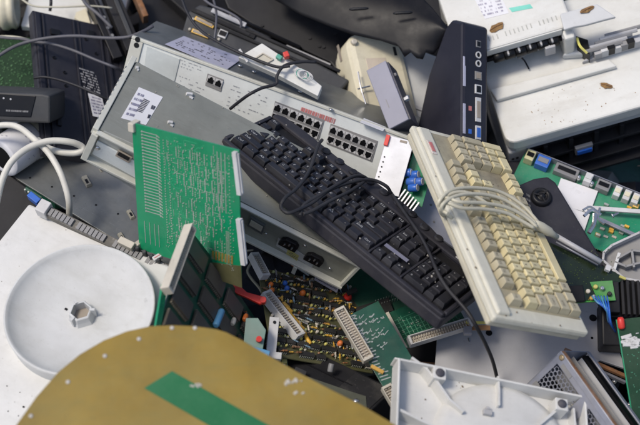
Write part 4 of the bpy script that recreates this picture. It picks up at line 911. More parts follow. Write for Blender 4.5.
# second machine behind, top right corner
F = fit([(602, 20), (690, 40), (700, -20), (600, -30)], -.02, n0=(.0, .4, .92), dbg='back machine')
t = thing('printer_part', 'grey ribbed plastic machine part in the top right corner behind the printer', 'machine part', F)
B(0, F.w, 0, F.h, -.05, 0).build('body', midg, t, bev=.003)
for k in range(6): B(.006 + k * .016, .011 + k * .016, .004, F.h - .004, .0002, .010).build('rib', lgrey if k % 2 else cream, t, bev=.001)
MB().tube([F.at(590, -5, .02), F.at(612, 8, .03), F.at(634, 14, .03), F.at(660, 10, .02)], .0035, 8).build('hose', cream, t, smooth=True)
F = fit([(618, 62), (680, 58), (670, 18), (616, 20)], .02, n0=(.0, .4, .92), dbg='back machine')
t = thing('plastic_guide', 'pale grey slotted plastic guide at the right edge above the printer cover', 'machine part', F)
B(0, F.w, 0, F.h, -.02, 0).build('body', lgrey, t, bev=.002)
for k in range(4): B(.004, F.w, F.h * (.15 + k * .2), F.h * (.2 + k * .2), .0002, .006).build('rib', wplas2, t, bev=.0006)
# left: pale machine between thin client and black shell
F = fit([(372, 112), (428, 150), (450, 60), (392, 40)], .01, n0=(.1, .35, .93), dbg='pale back')
t = thing('machine_housing', 'pale grey plastic housing seen between the rounded cream unit and the black thin computer', 'machine part', F)
B(0, F.w, 0, F.h, -.05, 0).build('housing', wplas2, t, bev=.004); B(F.w * .2, F.w * .9, F.h * .3, F.h * .34, .0002, .003).build('step', lgrey, t, bev=.0006)
F = fit([(390, 22), (480, 40), (520, -30), (420, -50)], .0, n0=(.0, .5, .87), dbg='pale sheet')
t = thing('paper_tray', 'cream paper tray with dark slots at the top, behind the black thin computer', 'tray', F)
B(0, F.w, 0, F.h, -.02, 0).build('tray_bottom', cream2, t, bev=.002)
for k in range(4): a, b = F.at(424 + k * 9, 14 - k * 1.5, .001), F.at(452 + k * 8, 2 - k * 2, .001); MB().tube([a, b], .0016, 6, sub=1).build('slot', gloss if k % 2 else navy, t)
# ================================================================ thin client
F = fit([(461, 148), (487, 148), (488, 28), (462, 22)], .125, n0=(.56, .12, .82), sn=.03, dbg='thin client'); TC = F
t = thing('thin_computer', 'slim black computer standing on end with a column of ports on its narrow back', 'computer', F)
w_, h_ = F.w, F.h
L_ = F.left(.14)
pr = []; 
place(MB().prism([(L_.at(*c)[0], L_.at(*c)[1]) for c in ((462, 150), (463, 22), (452, 19), (445, 28), (428, 76), (416, 132), (424, 175))], -w_, 0).build('body', mat('case_blue_black', (.016, .016, .025), .42, dust=.08, dcol=(.07, .07, .08)), t, bev=.004), L_, F)
B(w_ * .10, w_ * .9, h_ * .04, h_ * .80, .0002, .0010).build('port_panel', mat('port_panel_grey', (.045, .045, .065), .45, dust=.1), t, bev=.0003)
for y in (.60, .22): B(w_ * .03, w_ * .12, h_ * (y - .12), h_ * (y + .12), .0011, .0018).build('pale_strip', paperb, t)
def port(cy, ww, hh, m1, m2, name): 
    x = w_ * .60; o = B(x - ww / 2, x + ww / 2, h_ * cy - hh / 2, h_ * cy + hh / 2, .0011, .0030).build(name, m1, t, bev=.0004); B(x - ww * .32, x + ww * .32, h_ * cy - hh * .34, h_ * cy + hh * .34, .0031, .0036).build('opening', m2, o); return o
port(.845, .008, .009, midg, gloss, 'usb_port'); port(.845, .0, .0, midg, gloss, 'usb_port').location = (.009, 0, 0)
for cy in (.755, .685): MB().lathe((w_ * .6, h_ * cy, .0011), [(.0046, 0), (.0046, .002), (.0030, .002), (.0030, .0005), (0, .0005)], 18, caps=False).build('round_port', connw, t, smooth=False); MB().cyl((w_ * .6, h_ * cy, .0017), .003, .0003, 14).build('opening', gloss, t)
port(.585, .011, .011, midg, slotm, 'network_port'); port(.475, .011, .012, connw, gloss, 'network_port'); port(.31, .009, .032, connw, slotm, 'parallel_port'); port(.125, .009, .018, connw, blue, 'video_port')
for y, m_ in ((.755, mat('violet_mark', (.25, .12, .4), .5)), (.685, teal), (.585, teal), (.31, inkr), (.125, blue)): B(w_ * .24, w_ * .36, h_ * y - .003, h_ * y + .003, .0011, .0015).build('colour_mark', m_, t)
MB().cyl((w_ * .6, h_ * .935, .0002), .004, .0006, 6).build('emblem', midg, t)
# ================================================================ rounded cream unit, lilac box
F = fit([(368, 128), (424, 128), (398, 30), (346, 33)], .04, n0=(.35, .32, .88), sn=.04, dbg='cream unit')
t = thing('plastic_housing', 'rounded cream plastic unit with a small slot behind the network switch', 'plastic housing', F)
w_, h_ = F.w, F.h; r_ = .022
def rr(x0, x1, y0, y1, r, n=9):
    o = []
    for cx, cy, a0 in ((x1 - r, y0 + r, -90), (x1 - r, y1 - r, 0), (x0 + r, y1 - r, 90), (x0 + r, y0 + r, 180)):
        for k in range(n + 1): a = R(a0 + 90 * k / n); o.append((cx + r * math.cos(a), cy + r * math.sin(a)))
    return o
MB().prism(rr(0, w_, 0, h_, r_), -.052, 0).build('shell', cream, t, bev=.009)
MB().prism(rr(.003, w_ - .003, .003, h_ - .003, r_), -.058, -.0521).build('base_plate', mat('cream_base', (.5, .47, .37), .5, dust=.2), t, bev=.001)
B(w_ * .80, w_ * .85, h_ * .74, h_ * .83, .0001, .0006).build('slot', gloss, t); B(w_ * .25, w_ * .62, h_ * .55, h_ * .72, .0001, .0006).build('inset_panel', mat('cream_inset', (.58, .50, .40), .5, dust=.12), t, bev=.0003)
a = F.at(351, 41, .001); MB().lathe((a[0] + .004, a[1] - .002, 0), [(.0045, 0), (.0045, .003), (.003, .005)], 14).build('hinge_pin', conn, t, smooth=True)
L_ = F.left(.052); place(B(h_ * .03, h_ * .2, .018, .024, .0001, .0008).build('side_slot', slotm, t), L_, F); place(B(h_ * .60, h_ * .63, .018, .022, .0001, .0008).build('side_hole', gloss, t), L_, F)
MB().tube([F.at(358, 72, .008), F.at(361, 88, .010), F.at(366, 104, .008)], .0012, 6).build('metal_pin', shiny, t); MB().tube([F.at(358, 89, .006), F.at(370, 86, .008)], .0012, 6).build('pin_spring', shiny, t)
F = fit([(388, 128), (410, 120), (385, 61), (366, 70)], .105, n0=(-.42, .28, .86), sn=.05, dbg='lilac box')
t = thing('adapter_box', 'lilac grey plastic box with a dark side, leaning on the rounded cream unit', 'box', F)
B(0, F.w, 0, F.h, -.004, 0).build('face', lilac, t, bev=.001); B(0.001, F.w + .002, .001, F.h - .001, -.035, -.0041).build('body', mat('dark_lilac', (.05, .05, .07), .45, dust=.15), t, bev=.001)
B(F.w * .35, F.w * .38, F.h * .30, F.h * .44, .0001, .0005).build('print', midg, t); a = (F.w + .0022, F.h * .42, -.018); MB().lathe(a, [(.003, 0), (.003, .003), (.0015, .006)], 12, ax=(1, 0, 0)).build('screw', shiny, t, smooth=True); MB().lathe((F.w + .0022, F.h * .78, -.010), [(.003, 0), (.002, .003)], 12, ax=(1, 0, 0)).build('peg', midg, t, smooth=True)
for x, y in ((F.w + .0022, F.h * .38),): B(x, x + .006, y - .004, y, -.014, -.008).build('tab', connw, t)
# ================================================================ white module, capacitors
F = fit([(372, 182), (400, 205), (412, 137), (388, 139)], .085, n0=(-.10, .25, .96), sn=.05, dbg='white module')
t = thing('power_module', 'white metal cased module with red mark, blue capacitors and cooling fins between the two keyboards', 'power module', F)
w_, h_ = F.w, F.h
B(0, w_, 0, h_, -.0012, .0).build('cover', mat('white_metal', (.62, .63, .66), .35, metal=.15, dust=.08), t, bev=.0005)
for k in range(5): MB().cyl((w_ * .12, h_ * (.25 + .09 * k), .0001), .0011, .0004, 8).build('vent_hole', gloss, t)
B(-.001, w_ * .12, h_ * .80, h_ * .99, .0002, .004).build('red_tape', red, t, bev=.0006); B(w_ * .5, w_ * .75, h_ * .93, h_ * .97, .0002, .0008).build('screw_slot', slotm, t); MB().lathe((w_ * .95, h_ * .97, .0), [(.003, 0), (.003, .004)], 12).build('green_terminal', teal, t)
board(F.sub((w_, 0, -.022), (1, 0, 0), (0, 1, 0), (0, 0, 1), .03, h_), t, pcb, name='board').matrix_local = Matrix.Translation((w_, 0, -.022))
for px, py in ((409, 172), (416, 174), (413, 181), (420, 181), (415, 187)):
    a = F.at(px - 6, py + 1, -.012); o = MB().lathe(tuple(a), [(.0045, 0), (.0053, .001), (.0053, .011), (.0048, .012)], 16, ax=(1, .2, .45)).build('capacitor', blue, t, smooth=True); axv = Vector((1, .2, .45)).normalized(); MB().lathe(tuple(Vector(a) + axv * .0121), [(.0046, 0), (.0044, .0004), (0, .0005)], 16, ax=axv, caps=False).build('cap_top', paper, o)
fm = B(-.0009, .0009, -.016, .012, -.018, .002).mesh('cooling_fin', shiny)
for k in range(6): a = F.at(400 + k * 2.7, 197 + k * 2.6, -.005); piece('cooling_fin', fm, t, (a[0], a[1], -.006), -.35)
a = F.at(406, 198, -.02); B(a[0] - .012, a[0] + .012, a[1] - .016, a[1] + .012, -.026, -.0245).build('fin_base', gloss, t)
F = fit([(424, 212), (462, 262), (470, 215), (418, 150)], .0, n0=(.1, .3, .95), sn=.05, dbg='bluish sheet')
t = thing('steel_sheet', 'pale bluish metal sheet standing in the gap between the black and beige keyboards', 'metal panel', F)
B(-.01, F.w, 0, F.h, -.004, 0).build('sheet', mat('bluish_metal', (.42, .43, .50), .4, metal=.3, dust=.1), t, bev=.0005)
for p in ((431, 205), (434, 222)): a = F.at(*p); MB().cyl((a[0], a[1], .0001), .0016, .0004, 10).build('hole', midg, t)
a = F.at(419, 200, .02); B(a[0] - .005, a[0] + .006, a[1] - .012, a[1] + .010, .012, .014).build('green_tab', mat('bright_green_board', (.04, .25, .04), .4, dust=.15), t)
# ================================================================ motherboard, right
F = fit([(500, 206), (690, 290), (712, 226), (523, 153)], .0, n0=(-.03, .52, .85), sn=.05, dbg='motherboard'); MO = F
t = thing('motherboard', 'green computer mainboard with sockets along its edge and white paper on it', 'circuit board', F)
w_, h_ = F.w, F.h; board(F, t, mat('mid_green_board', (.02, .23, .12), .35, dust=.12, coat=.2))
place(B(0, w_, 0, .001, -.002, .011).build('port_shield', steel, t), F.sub((0, h_, 0), (1, 0, 0), (0, 1, 0), (0, 0, 1), w_, 1), F)
def sock(px, py, ww, dd, hh, m_, m2, name, py2=0):
    a = F.at(px, py); o = B(a[0] - ww / 2, a[0] + ww / 2, h_ - .003 - dd, h_ - .001, .0002, hh).build(name, m_, t, bev=.0008)
    B(a[0] - ww * .38, a[0] + ww * .38, h_ - .0008 - dd * .8, h_ - .004 - dd * .1, hh + .0001, hh + .0012).build('housing_top', m2, o); return o
sock(530, 158, .012, .014, .013, mat('pale_yellow_plastic', (.55, .52, .30), .5, dust=.12), gloss, 'round_port'); sock(543, 163, .018, .015, .012, blue, midg, 'video_port'); sock(566, 173, .032, .013, .010, midg, gloss, 'parallel_port'); sock(588, 180, .010, .013, .014, connw, connw, 'stud_block'); sock(603, 187, .018, .013, .011, midg, gloss, 'serial_port')
for x in (617, 628, 638): sock(x, 193, .009, .014, .011, connw, cream, 'usb_port')
for p in ((579, 178), (592, 184)): a = F.at(*p); MB().lathe((a[0], a[1] - .006, .001), [(.003, 0), (.003, .010), (.0015, .012)], 12).build('stud', shiny, t, smooth=True)
plate(F, t, [(552, 203), (590, 213), (598, 191), (561, 178)], .0030, .0036, paper, 'paper_sheet', .0001); plate(F, t, [(566, 230), (584, 232), (590, 214), (562, 205)], .0030, .0036, paper, 'paper_sheet', .0001)
for k in range(26): 
    rs = random.Random(k + 70); a = F.at(rs.uniform(592, 660), rs.uniform(200, 260)); 
    B(-.003, .003, -.0015, .0015, .0002, rs.uniform(.001, .005)).build('small_component', rs.choice([chip, conn, gold, amber, solder]), t).location = (a[0], min(a[1], h_ - .02), 0)
for k in range(6): B(w_ - .02 - k * .0, w_, h_ * .1, h_ * .2, .0002, .005)
a = F.at(636, 206); B(a[0] - .004, a[0] + .004, a[1] - .006, a[1] + .001, .0002, .006).build('coil', gold, t, bev=.001)
bar_ = lambda p, q_, wd, z0, z1, m_, name: (lambda a, b: setattr(o := B(0, float(np.linalg.norm((b - a)[:2])), -wd / 2, wd / 2, 0, z1 - z0).build(name, m_, t, bev=.0004), 'matrix_local', Matrix.Translation((a[0], a[1], z0)) @ Matrix.Rotation(math.atan2(b[1] - a[1], b[0] - a[0]), 4, 'Z')))(F.at(*p), F.at(*q_))
bar_((585, 213), (664, 219), .006, .012, .015, connw, 'metal_bar'); bar_((598, 222), (660, 250), .005, .006, .009, steel, 'lower_bar')
F = fit([(586, 240), (604, 240), (604, 206), (584, 206)], .045, n0=(0, .4, .92), dbg='bracket2')
t = thing('metal_bracket', 'twisted bright metal bracket lying across the dark gap beside the green mainboard', 'bracket', F)
for p_, wd in ((((584, 216), (592, 210), (601, 215)), .0022), (((595, 214), (594, 224), (589, 233)), .003), (((600, 208), (598, 218), (604, 224)), .0018), (((583, 210), (590, 207), (598, 212)), .0016)):
    MB().tube([F.at(a, b, 0) for a, b in p_], wd, 6).build('arm', shiny, t)
# ================================================================ blue black monitor stand with knob
F = fit([(545, 296), (608, 268), (552, 177), (488, 202)], .035, n0=(.03, .50, .87), sn=.04, dbg='stand')
t = thing('monitor_stand', 'blue black plastic stand with a big round knob, right of the beige keyboard', 'monitor stand', F)
w_, h_ = F.w, F.h
MB().prism([rect(F, p) for p in ((545, 296), (606, 265), (556, 182), (548, 176), (534, 178), (506, 190), (500, 200))], -.016, 0).build('plate', navy, t, bev=.003)
a = F.at(541, 198); MB().lathe((a[0], a[1], 0), [(.0135, 0), (.0132, .004), (.0112, .0068), (.0075, .0068), (.0072, .0045), (.004, .0042), (.0035, .0075), (.0, .0078)], 32, caps=False).build('knob', black, t, smooth=True)
for k in range(3): 
    an = k * 2.09 + .4; B(-.001, .001, -.005, .005, .0050, .0074).build('knob_ridge', blackm, t).matrix_local = Matrix.Translation((a[0] + .006 * math.cos(an), a[1] + .006 * math.sin(an), 0)) @ Matrix.Rotation(an + 1.57, 4, 'Z')
marks(F, [(527, 206), (531, 209), (530, 194), (526, 192)], 3, midg, t, seed=44, z=.0003)
F = fit([(500, 210), (560, 206), (545, 160), (505, 160)], -.02, n0=(.0, .45, .9), dbg='dark2')
t = thing('plastic_cover', 'smooth blue black plastic cover showing behind the knobbed stand and under the printer', 'plastic cover', F)
B(0, F.w, 0, F.h, -.01, 0).build('cover', navy, t, bev=.003); plate(F, t, [(514, 184), (517, 184), (523, 165), (520, 165)], .0002, .002, connw, 'white_rail')
F = fit([(580, 300), (680, 280), (670, 225), (588, 215)], -.01, n0=(.0, .45, .9), dbg='dark3')
t = thing('plastic_cover', 'flat blue black plastic cover with a short slot, behind the grey ribbed frame', 'plastic cover', F)
B(0, F.w, 0, F.h, -.01, 0).build('cover', navy, t, bev=.003); plate(F, t, [(598, 240), (607, 242), (608, 238), (599, 236)], .0001, .0006, gloss, 'slot')
F = fit([(530, 300), (604, 335), (628, 277), (538, 236)], .07, n0=(.1, .45, .88), sn=.05, dbg='card')
t = thing('circuit_card', 'near black green circuit card with a grey rail right of the beige keyboard', 'circuit board', F)
poly(F, [(530, 300), (590, 300), (626, 278), (600, 265), (540, 238)], -.002, 0).build('board', pcbb, t)
q = MB(); rs = random.Random(77)
for k in range(120): a = F.at(rs.uniform(545, 612), rs.uniform(248, 284)); q.cyl((a[0], a[1], .0001), .0006, .0004, 6)
q.build('solder_joints', mat('dull_green_joint', (.05, .08, .02), .4), t, kind='stuff')
for p_, q_, m_, wd, z in (((556, 236), (601, 262), lgrey, .0068, .010), ((556, 242), (598, 265), steel, .0025, .006)):
    MB().tube([F.at(*p_, z), F.at(*q_, z)], wd / 2, 8, sub=1).build('rail', m_, t, smooth=True)
a = F.at(607, 269, .003); B(-.003, .003, -.004, .003, 0, .005).build('clip', connw, t).location = tuple(a)
a = F.at(623, 278, 0); B(-.005, .003, -.002, .001, 0, .002).build('gold_tip', yellow, t).location = tuple(a)
# grey ribbed frame
F = fit([(616, 292), (690, 300), (694, 226), (604, 258)], .065, n0=(-.1, .4, .92), sn=.06, dbg='frame')
t = thing('ribbed_housing', 'mid grey plastic frame with raised square ribs, cut by the right edge', 'plastic frame', F)
P_ = [(603, 260), (604, 252), (612, 245), (640, 232), (690, 220), (690, 290), (624, 278)]
poly(F, P_, -.018, -.012).build('floor', midg, t, bev=.001)
def wall(pts, m_=lgrey, th=.003, z0=-.0119, z1=0, name='rib'):
    for a, b in zip(pts, pts[1:]):
        a, b = F.at(*a)[:2], F.at(*b)[:2]; d = b - a; L = float(np.linalg.norm(d)); o = B(-th / 2, L + th / 2, -th / 2, th / 2, z0, z1).build(name, m_, t, bev=.0006); o.location = (a[0], a[1], 0); o.rotation_euler = (0, 0, math.atan2(d[1], d[0]))
wall([(603, 260), (604, 252), (612, 245), (640, 232), (690, 220)], name='rim'); wall([(603, 260), (624, 278), (690, 290)], name='rim')
wall([(618, 258), (632, 250), (650, 252)], midg); wall([(616, 262), (626, 266), (650, 260)], midg); wall([(614, 270), (619, 254)], wplas2, .004); wall([(632, 250), (634, 266)], midg)
# little board with blue wires and black finned connector
F = fit([(566, 304), (616, 300), (612, 280), (566, 284)], .065, n0=(0, .4, .92), sn=.05, dbg='wired board')
t = thing('circuit_board', 'little green board with blue wires between the beige keyboard and black finned block', 'circuit board', F)
B(0, F.w, 0, F.h, -.002, 0).build('board', mat('bright_green_board', (.04, .25, .04), .4), t)
B(0, F.w * .35, 0, F.h * .8, .0002, .006).build('black_block', gloss, t, bev=.0006)
for x, y, m_ in ((.45, .5, conn), (.55, .2, solder), (.75, .6, shiny), (.62, .7, yellow), (.88, .3, chip), (.5, .15, gold)): MB().lathe((F.w * x, F.h * y, 0), [(.0028, 0), (.0028, .004), (.0018, .005)], 10).build('component', m_, t, smooth=True)
B(-.006, .0, F.h * .5, F.h + .003, .0002, .005).build('white_tab', connw, t, bev=.0006)
for k in range(6): MB().tube([F.pt(592 + k * 3, 296, .075), F.pt(598 + k * 2.2, 303 + k, .085), F.pt(606 + k, 308 + k * 3, .07), F.pt(608 + k * 1.5, 322 + k * 2, .04)], .0011, 6).build('blue_wire', blue if k % 3 else cyanb, t, smooth=True)
F = fit([(606, 316), (690, 316), (690, 280), (610, 280)], .055, n0=(0, .4, .92), sn=.05, dbg='fins')
t = thing('finned_block', 'black plastic block with deep upright fins at the right edge beside the blue wires', 'connector block', F)
B(0, F.w, 0, F.h, -.02, -.008).build('body', black, t, bev=.001)
fm = B(0, .003, .001, F.h - .001, -.0079, .001).mesh('fin', blackm)
for k in range(14): piece('fin', fm, t, (.016 + k * .0065, 0, 0))
B(0, .013, .002, F.h - .004, -.0079, .004).build('end_block', black, t, bev=.001)
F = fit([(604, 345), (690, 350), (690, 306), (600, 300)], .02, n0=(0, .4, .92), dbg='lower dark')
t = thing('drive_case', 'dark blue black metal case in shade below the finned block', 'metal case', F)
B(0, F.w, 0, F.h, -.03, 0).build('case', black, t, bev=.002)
# black panel between tray and boards + rusty scrap
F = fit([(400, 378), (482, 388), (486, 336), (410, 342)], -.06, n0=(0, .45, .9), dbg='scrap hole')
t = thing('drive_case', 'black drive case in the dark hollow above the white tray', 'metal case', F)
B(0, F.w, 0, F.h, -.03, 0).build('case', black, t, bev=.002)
B(F.w * .15, F.w * .55, F.h * .25, F.h * .42, .0002, .004).build('rusty_strip', rust, t); B(F.w * .35, F.w * .95, F.h * .1, F.h * .24, .0002, .006).build('green_strip', mat('bright_green_board', (.04, .25, .04), .4), t)
for x, y in ((.85, .75), (.9, .5), (.75, .6)): B(F.w * x, F.w * x + .008, F.h * y, F.h * y + .010, .0002, .012).build('cap_block', navy, t, bev=.001)
F = fit([(462, 334), (486, 326), (494, 316), (470, 318)], .03, n0=(0, .45, .9), dbg='copper strip')
t = thing('copper_strip', 'orange brown metal strip with a silver plug by the lower end of the beige keyboard', 'metal strip', F)
B(0, F.w, 0, .006, -.002, 0).build('strip', mat('orange_brown_metal', (.32, .15, .05), .5, dust=.2), t); B(0, F.w, .008, .011, -.002, 0).build('yellow_edge', yellow, t); B(-.004, .006, -.008, .002, .0005, .008).build('silver_plug', steel, t, bev=.001)
# ================================================================ upper left: laptop base, modem, roll, plates
F = fit([(46, 150), (136, 166), (122, 30), (30, 9)], .03, n0=(.5, .5, .71), sn=.04, dbg='laptop base'); LB = F
t = thing('keyboard_underside', 'blue black keyboard lying face down with lengthwise grooves and a white label, upper left', 'keyboard', F)
w_, h_ = F.w, F.h
B(0, w_, 0, h_, -.016, 0).build('shell', navy, t, bev=.002)
for x, ww, z in ((.02, .05, .0035), (.10, .02, .002), (.44, .022, .0025), (.50, .012, .0018), (.74, .02, .0025), (.80, .03, .004), (.93, .06, .003)): B(w_ * x, w_ * (x + ww), .004, h_ - .004, .0001, z).build('ridge', navy, t, bev=.0006)
for x, y, a_, b_ in ((.18, .88, .014, .010), (.60, .93, .010, .010), (.88, .90, .012, .012), (.12, .10, .010, .010), (.16, .22, .006, .009), (.13, .34, .006, .008)): B(w_ * x, w_ * x + a_, h_ * y - b_, h_ * y, .0001, .003).build('boss', black, t, bev=.0006)
rs = random.Random(3)
for k in range(9): MB().lathe((w_ * rs.choice([.3, .58, .68, .2]), h_ * (.1 + k * .095), .0001), [(.0028, 0), (.0024, .001), (.0012, .0004), (0, .0004)], 10, caps=False).build('screw_recess', gloss, t)
plate(F, t, [(93, 116), (107, 119), (102, 97), (88, 93)], .0036, .0040, paper, 'label', .0001); marks(F, [(94, 114), (105, 116), (101, 98), (90, 95)], 6, MATS['grey_violet_ink'], t, seed=51, dens=.8, bold=.5, z=.0042)
marks(F, [(84, 88), (101, 95), (95, 72), (79, 67)], 8, MATS['grey_ink'] if False else lgrey, t, seed=52, dens=.62, bold=.5, z=.0042, name='printed_marks')
# pale plates and tube behind it
F = fit([(24, 22), (118, 44), (132, -20), (34, -30)], -.01, n0=(.0, .45, .9), dbg='pale plate')
t = thing('plastic_cover', 'cream plastic cover with a bent flap at the top left edge of the photograph', 'plastic cover', F)
B(0, F.w, 0, F.h, -.012, 0).build('cover', cream2, t, bev=.002); poly(F, [(74, 18), (92, 27), (86, 8), (76, 12)], .0005, .006).build('flap', cream, t, bev=.001); poly(F, [(90, 24), (112, 34), (106, 14), (96, 18)], .0005, .008).build('tab', conn, t, bev=.001)
F = fit([(-30, 22), (22, 24), (30, -14), (-30, -16)], .03, n0=(.0, .35, .94), dbg='tube')
t = thing('plastic_pipe', 'short fat cream plastic tube with a rolled collar in the top left corner', 'pipe', F)
MB().lathe((-.02, F.h * .45, -.02), [(.026, 0), (.026, .058), (.030, .060), (.031, .066), (.029, .070), (.028, .074), (.030, .078), (.026, .082), (.020, .082), (.020, .01)], 32, ax=(1, .1, 0)).build('tube', cream, t, smooth=True)
a = F.at(11, 3, .0); MB().lathe((a[0], a[1], .001), [(.003, 0), (.003, .003), (.0015, .004)], 12).build('screw', lgrey, t, smooth=True)
# shaded green board, left edge
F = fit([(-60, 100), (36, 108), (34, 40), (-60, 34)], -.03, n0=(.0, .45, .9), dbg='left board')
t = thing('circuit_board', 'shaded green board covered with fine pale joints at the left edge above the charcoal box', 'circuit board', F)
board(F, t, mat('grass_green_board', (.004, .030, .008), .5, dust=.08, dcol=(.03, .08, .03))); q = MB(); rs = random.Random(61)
for k in range(900):
    x, y = rs.uniform(0, F.w), rs.uniform(0, F.h); a_ = rs.uniform(.0004, .0011); q.box(x, x + a_ * rs.choice([1, 2]), y, y + a_, .0001, .0012, rz=rs.uniform(0, 1.5))
q.build('solder_joints', mat('pale_green_joint', (.12, .30, .12), .4, dust=.1, piece=.3), t, kind='stuff')
# charcoal modem
F = fit([(-60, 119), (50, 123), (50, 95), (-60, 89)], .125, n0=(-.06, -.20, .98), sn=.03, dbg='modem')
t = thing('modem', 'charcoal grey modem box with a glossy black front strip at the left edge', 'modem', F)
w_, h_ = F.w, F.h
MB().prism([(0, 0), (w_, 0), (w_, h_ * .95), (w_ * .93, h_), (0, h_)], -.075, 0).build('body', modemg, t, bev=.0025)
MB().prism([rect(F, p) for p in ((-56, 114), (31, 117), (36, 96), (-56, 90))], .0001, .0012).build('front_window', gloss, t, bev=.0005)
for p in ((4, 98), (11, 99)): a = F.at(*p); MB().cyl((a[0], a[1], .0012), .0013, .0004, 10).build('light', lgrey, t)
marks(F, [(6, 112), (28, 113), (28.5, 110), (6, 109)], 1, midg, t, seed=53, dens=1, bold=.6, z=.0014)
# roll with paper
F = fit([(-14, 180), (42, 160), (40, 124), (-16, 130)], .07, n0=(-.05, .35, .93), sn=.05, dbg='roll')
t = thing('paper_roll', 'white printed roll with a black hollow end under the charcoal modem', 'roll', F)
a, b = F.at(2, 158, -.012), F.at(42, 132, -.045); ax = Vector(b - a).normalized(); L = float(np.linalg.norm(b - a))
MB().lathe(tuple(a), [(.010, .004), (.018, .0), (.0265, .0), (.0275, .002), (.0275, L * .7), (.0265, L * .72)], 32, ax=ax, caps=True).build('roll', paper, t, smooth=True)
MB().lathe(tuple(Vector(a) - ax * .0005), [(.0, .0), (.0175, 0), (.0175, .0006)], 28, ax=ax, caps=False).build('hollow_end', gloss, t)
MB().lathe(tuple(Vector(a) + ax * L * .72), [(.0255, 0), (.0255, L * .26), (.020, L * .27), (.020, 0)], 24, ax=ax, caps=False).build('inner_core', cream, t, smooth=True)
q = MB(); rs = random.Random(15); uu = ax.orthogonal().normalized(); vv = ax.cross(uu)
for k in range(70):
    th = rs.uniform(0, 6.283); h0 = rs.uniform(.006, L * .6); l2 = rs.uniform(.0006, .0015); dth = rs.uniform(.03, .12); P_ = []
    for s1, s2 in ((0, 0), (0, 1), (1, 1), (1, 0)): tt_ = th + dth * s2; P_.append(Vector(a) + ax * (h0 + l2 * s1) + (uu * math.cos(tt_) + vv * math.sin(tt_)) * .0277)
    q.add(P_, [(0, 1, 2, 3)])
q.build('print', MATS['grey_violet_ink'], t, kind='stuff')
# white lead
cable('cable', [(-20, 128, .12), (6, 125, .125), (20, 128, .13), (34, 139, .135), (47, 151, .135), (57, 166, .13), (64, 182, .12), (69, 202, .10), (69, 222, .06)], .0040, cabw, label='thick white lead bending down over the dark steel plate to the dish plate', n=12)
cable('cable', [(-12, 240, .10), (-4, 205, .12), (3, 178, .14), (13, 160, .145), (30, 147, .145), (50, 141, .145), (70, 142, .14), (81, 146, .13), (83, 150, .125), (75, 153, .12), (60, 152, .12), (46, 147, .115), (38, 140, .11)], .0042, cabw, label='thick white lead making a loop beside the corner of the rack unit', n=12)
# dark plate
F = fit([(9, 174), (176, 276), (262, 205), (82, 118)], .025, n0=(.05, .42, .91), sn=.05, dbg='dark plate')
t = thing('steel_sheet', 'large dark steel plate with small bent clips, below the left end of the rack unit', 'metal panel', F)
poly(F, [(9, 174), (122, 244), (176, 277), (262, 205), (150, 130), (46, 156)], -.003, 0).build('sheet', darkm, t, bev=.0006)
for px, py, s in ((87, 182, 1.1), (131, 215, .9), (122, 238, .9), (101, 170, .5)):
    a = F.at(px, py); q = MB(); q.box(-.009 * s, .009 * s, -.004 * s, .004 * s, .0001, .004 * s, tp=.0012); o = q.build('clip', mat('khaki_metal', (.30, .29, .24), .45, metal=.2, dust=.2), t, bev=.0005); o.location = tuple(a); o.rotation_euler = (0, 0, -.45)
    q = MB(); q.box(-.001, .006 * s, -.002 * s, .001, .004 * s + .0001, .004 * s + .0006); q.build('clip_hole', gloss, o)
for k in range(6): a = F.at(30 + k * 22, 178 + k * 9); MB().cyl((a[0], a[1], .0001), .0014, .0004, 10).build('hole', gloss, t)
# connector strip along the dish plate
F = fit([(44, 214), (166, 274), (169, 264), (48, 204)], .11, n0=(.0, .45, .9), sn=.04, dbg='strip')
t = thing('connector_strip', 'dirty ribbed connector strip along the upper edge of the white dish plate', 'connector', F)
w_, h_ = F.w, F.h
B(0, w_, 0, h_, -.012, -.002).build('body', mat('grimy_grey', (.085, .08, .07), .7, dust=.3), t, bev=.0006)
sm = B(0, w_ / 30 - .0012, .001, h_ * .8, -.0019, .0012).mesh('segment', midg)
for k in range(30):
    if k in (7, 15, 16, 24): continue
    piece('segment', sm, t, (k * w_ / 30, 0, 0))
B(-.010, .004, -.002, h_ + .002, -.012, .006).build('white_end', connw, t, bev=.001); a = F.at(127, 246); B(a[0] - .010, a[0] + .010, a[1] - .004, a[1] + .005, .0, .010).build('cream_clip', conn, t, bev=.001)
a = F.at(158, 259); o = B(-.006, .006, -.003, .003, 0, .008).build('white_block', connw, t, bev=.001); o.location = tuple(a); o.rotation_euler = (0, 0, 1.1); B(-.004, .004, -.0005, .0005, .0081, .0085).build('red_line', inkr, o)
for k in range(4): a = F.at(138 + k * 7, 250 + k * 4); MB().lathe((a[0], a[1], 0), [(.003, 0), (.003, .006), (.0015, .008)], 10).build('peg', modemg, t, smooth=True)
# black box at left edge
F = fit([(-80, 260), (6, 250), (44, 200), (-60, 160)], .02, n0=(.0, .45, .9), sn=.04, dbg='left black')
t = thing('drive_case', 'black case with a blue connector, between the white plate corner and dark steel plate', 'metal case', F)
poly(F, [(-80, 300), (20, 250), (52, 205), (8, 173), (-80, 130)], -.03, -.004).build('case', black, t, bev=.002)
a = F.at(35, 200, .004); o = B(-.009, .009, -.004, .004, -.004, .008).build('blue_connector', blue, t, bev=.0006); o.location = tuple(a); o.rotation_euler = (0, 0, -.5)
for k in range(4): a = F.at(26 + k * 3.4, 192 + k * 2.3, .002); MB().cyl(tuple(a), .0012, .007, 8).build('pin', solder, t)
poly(F, [(24, 190), (40, 200), (42, 197), (26, 187)], -.0035, .003).build('green_edge', pcbd, t)
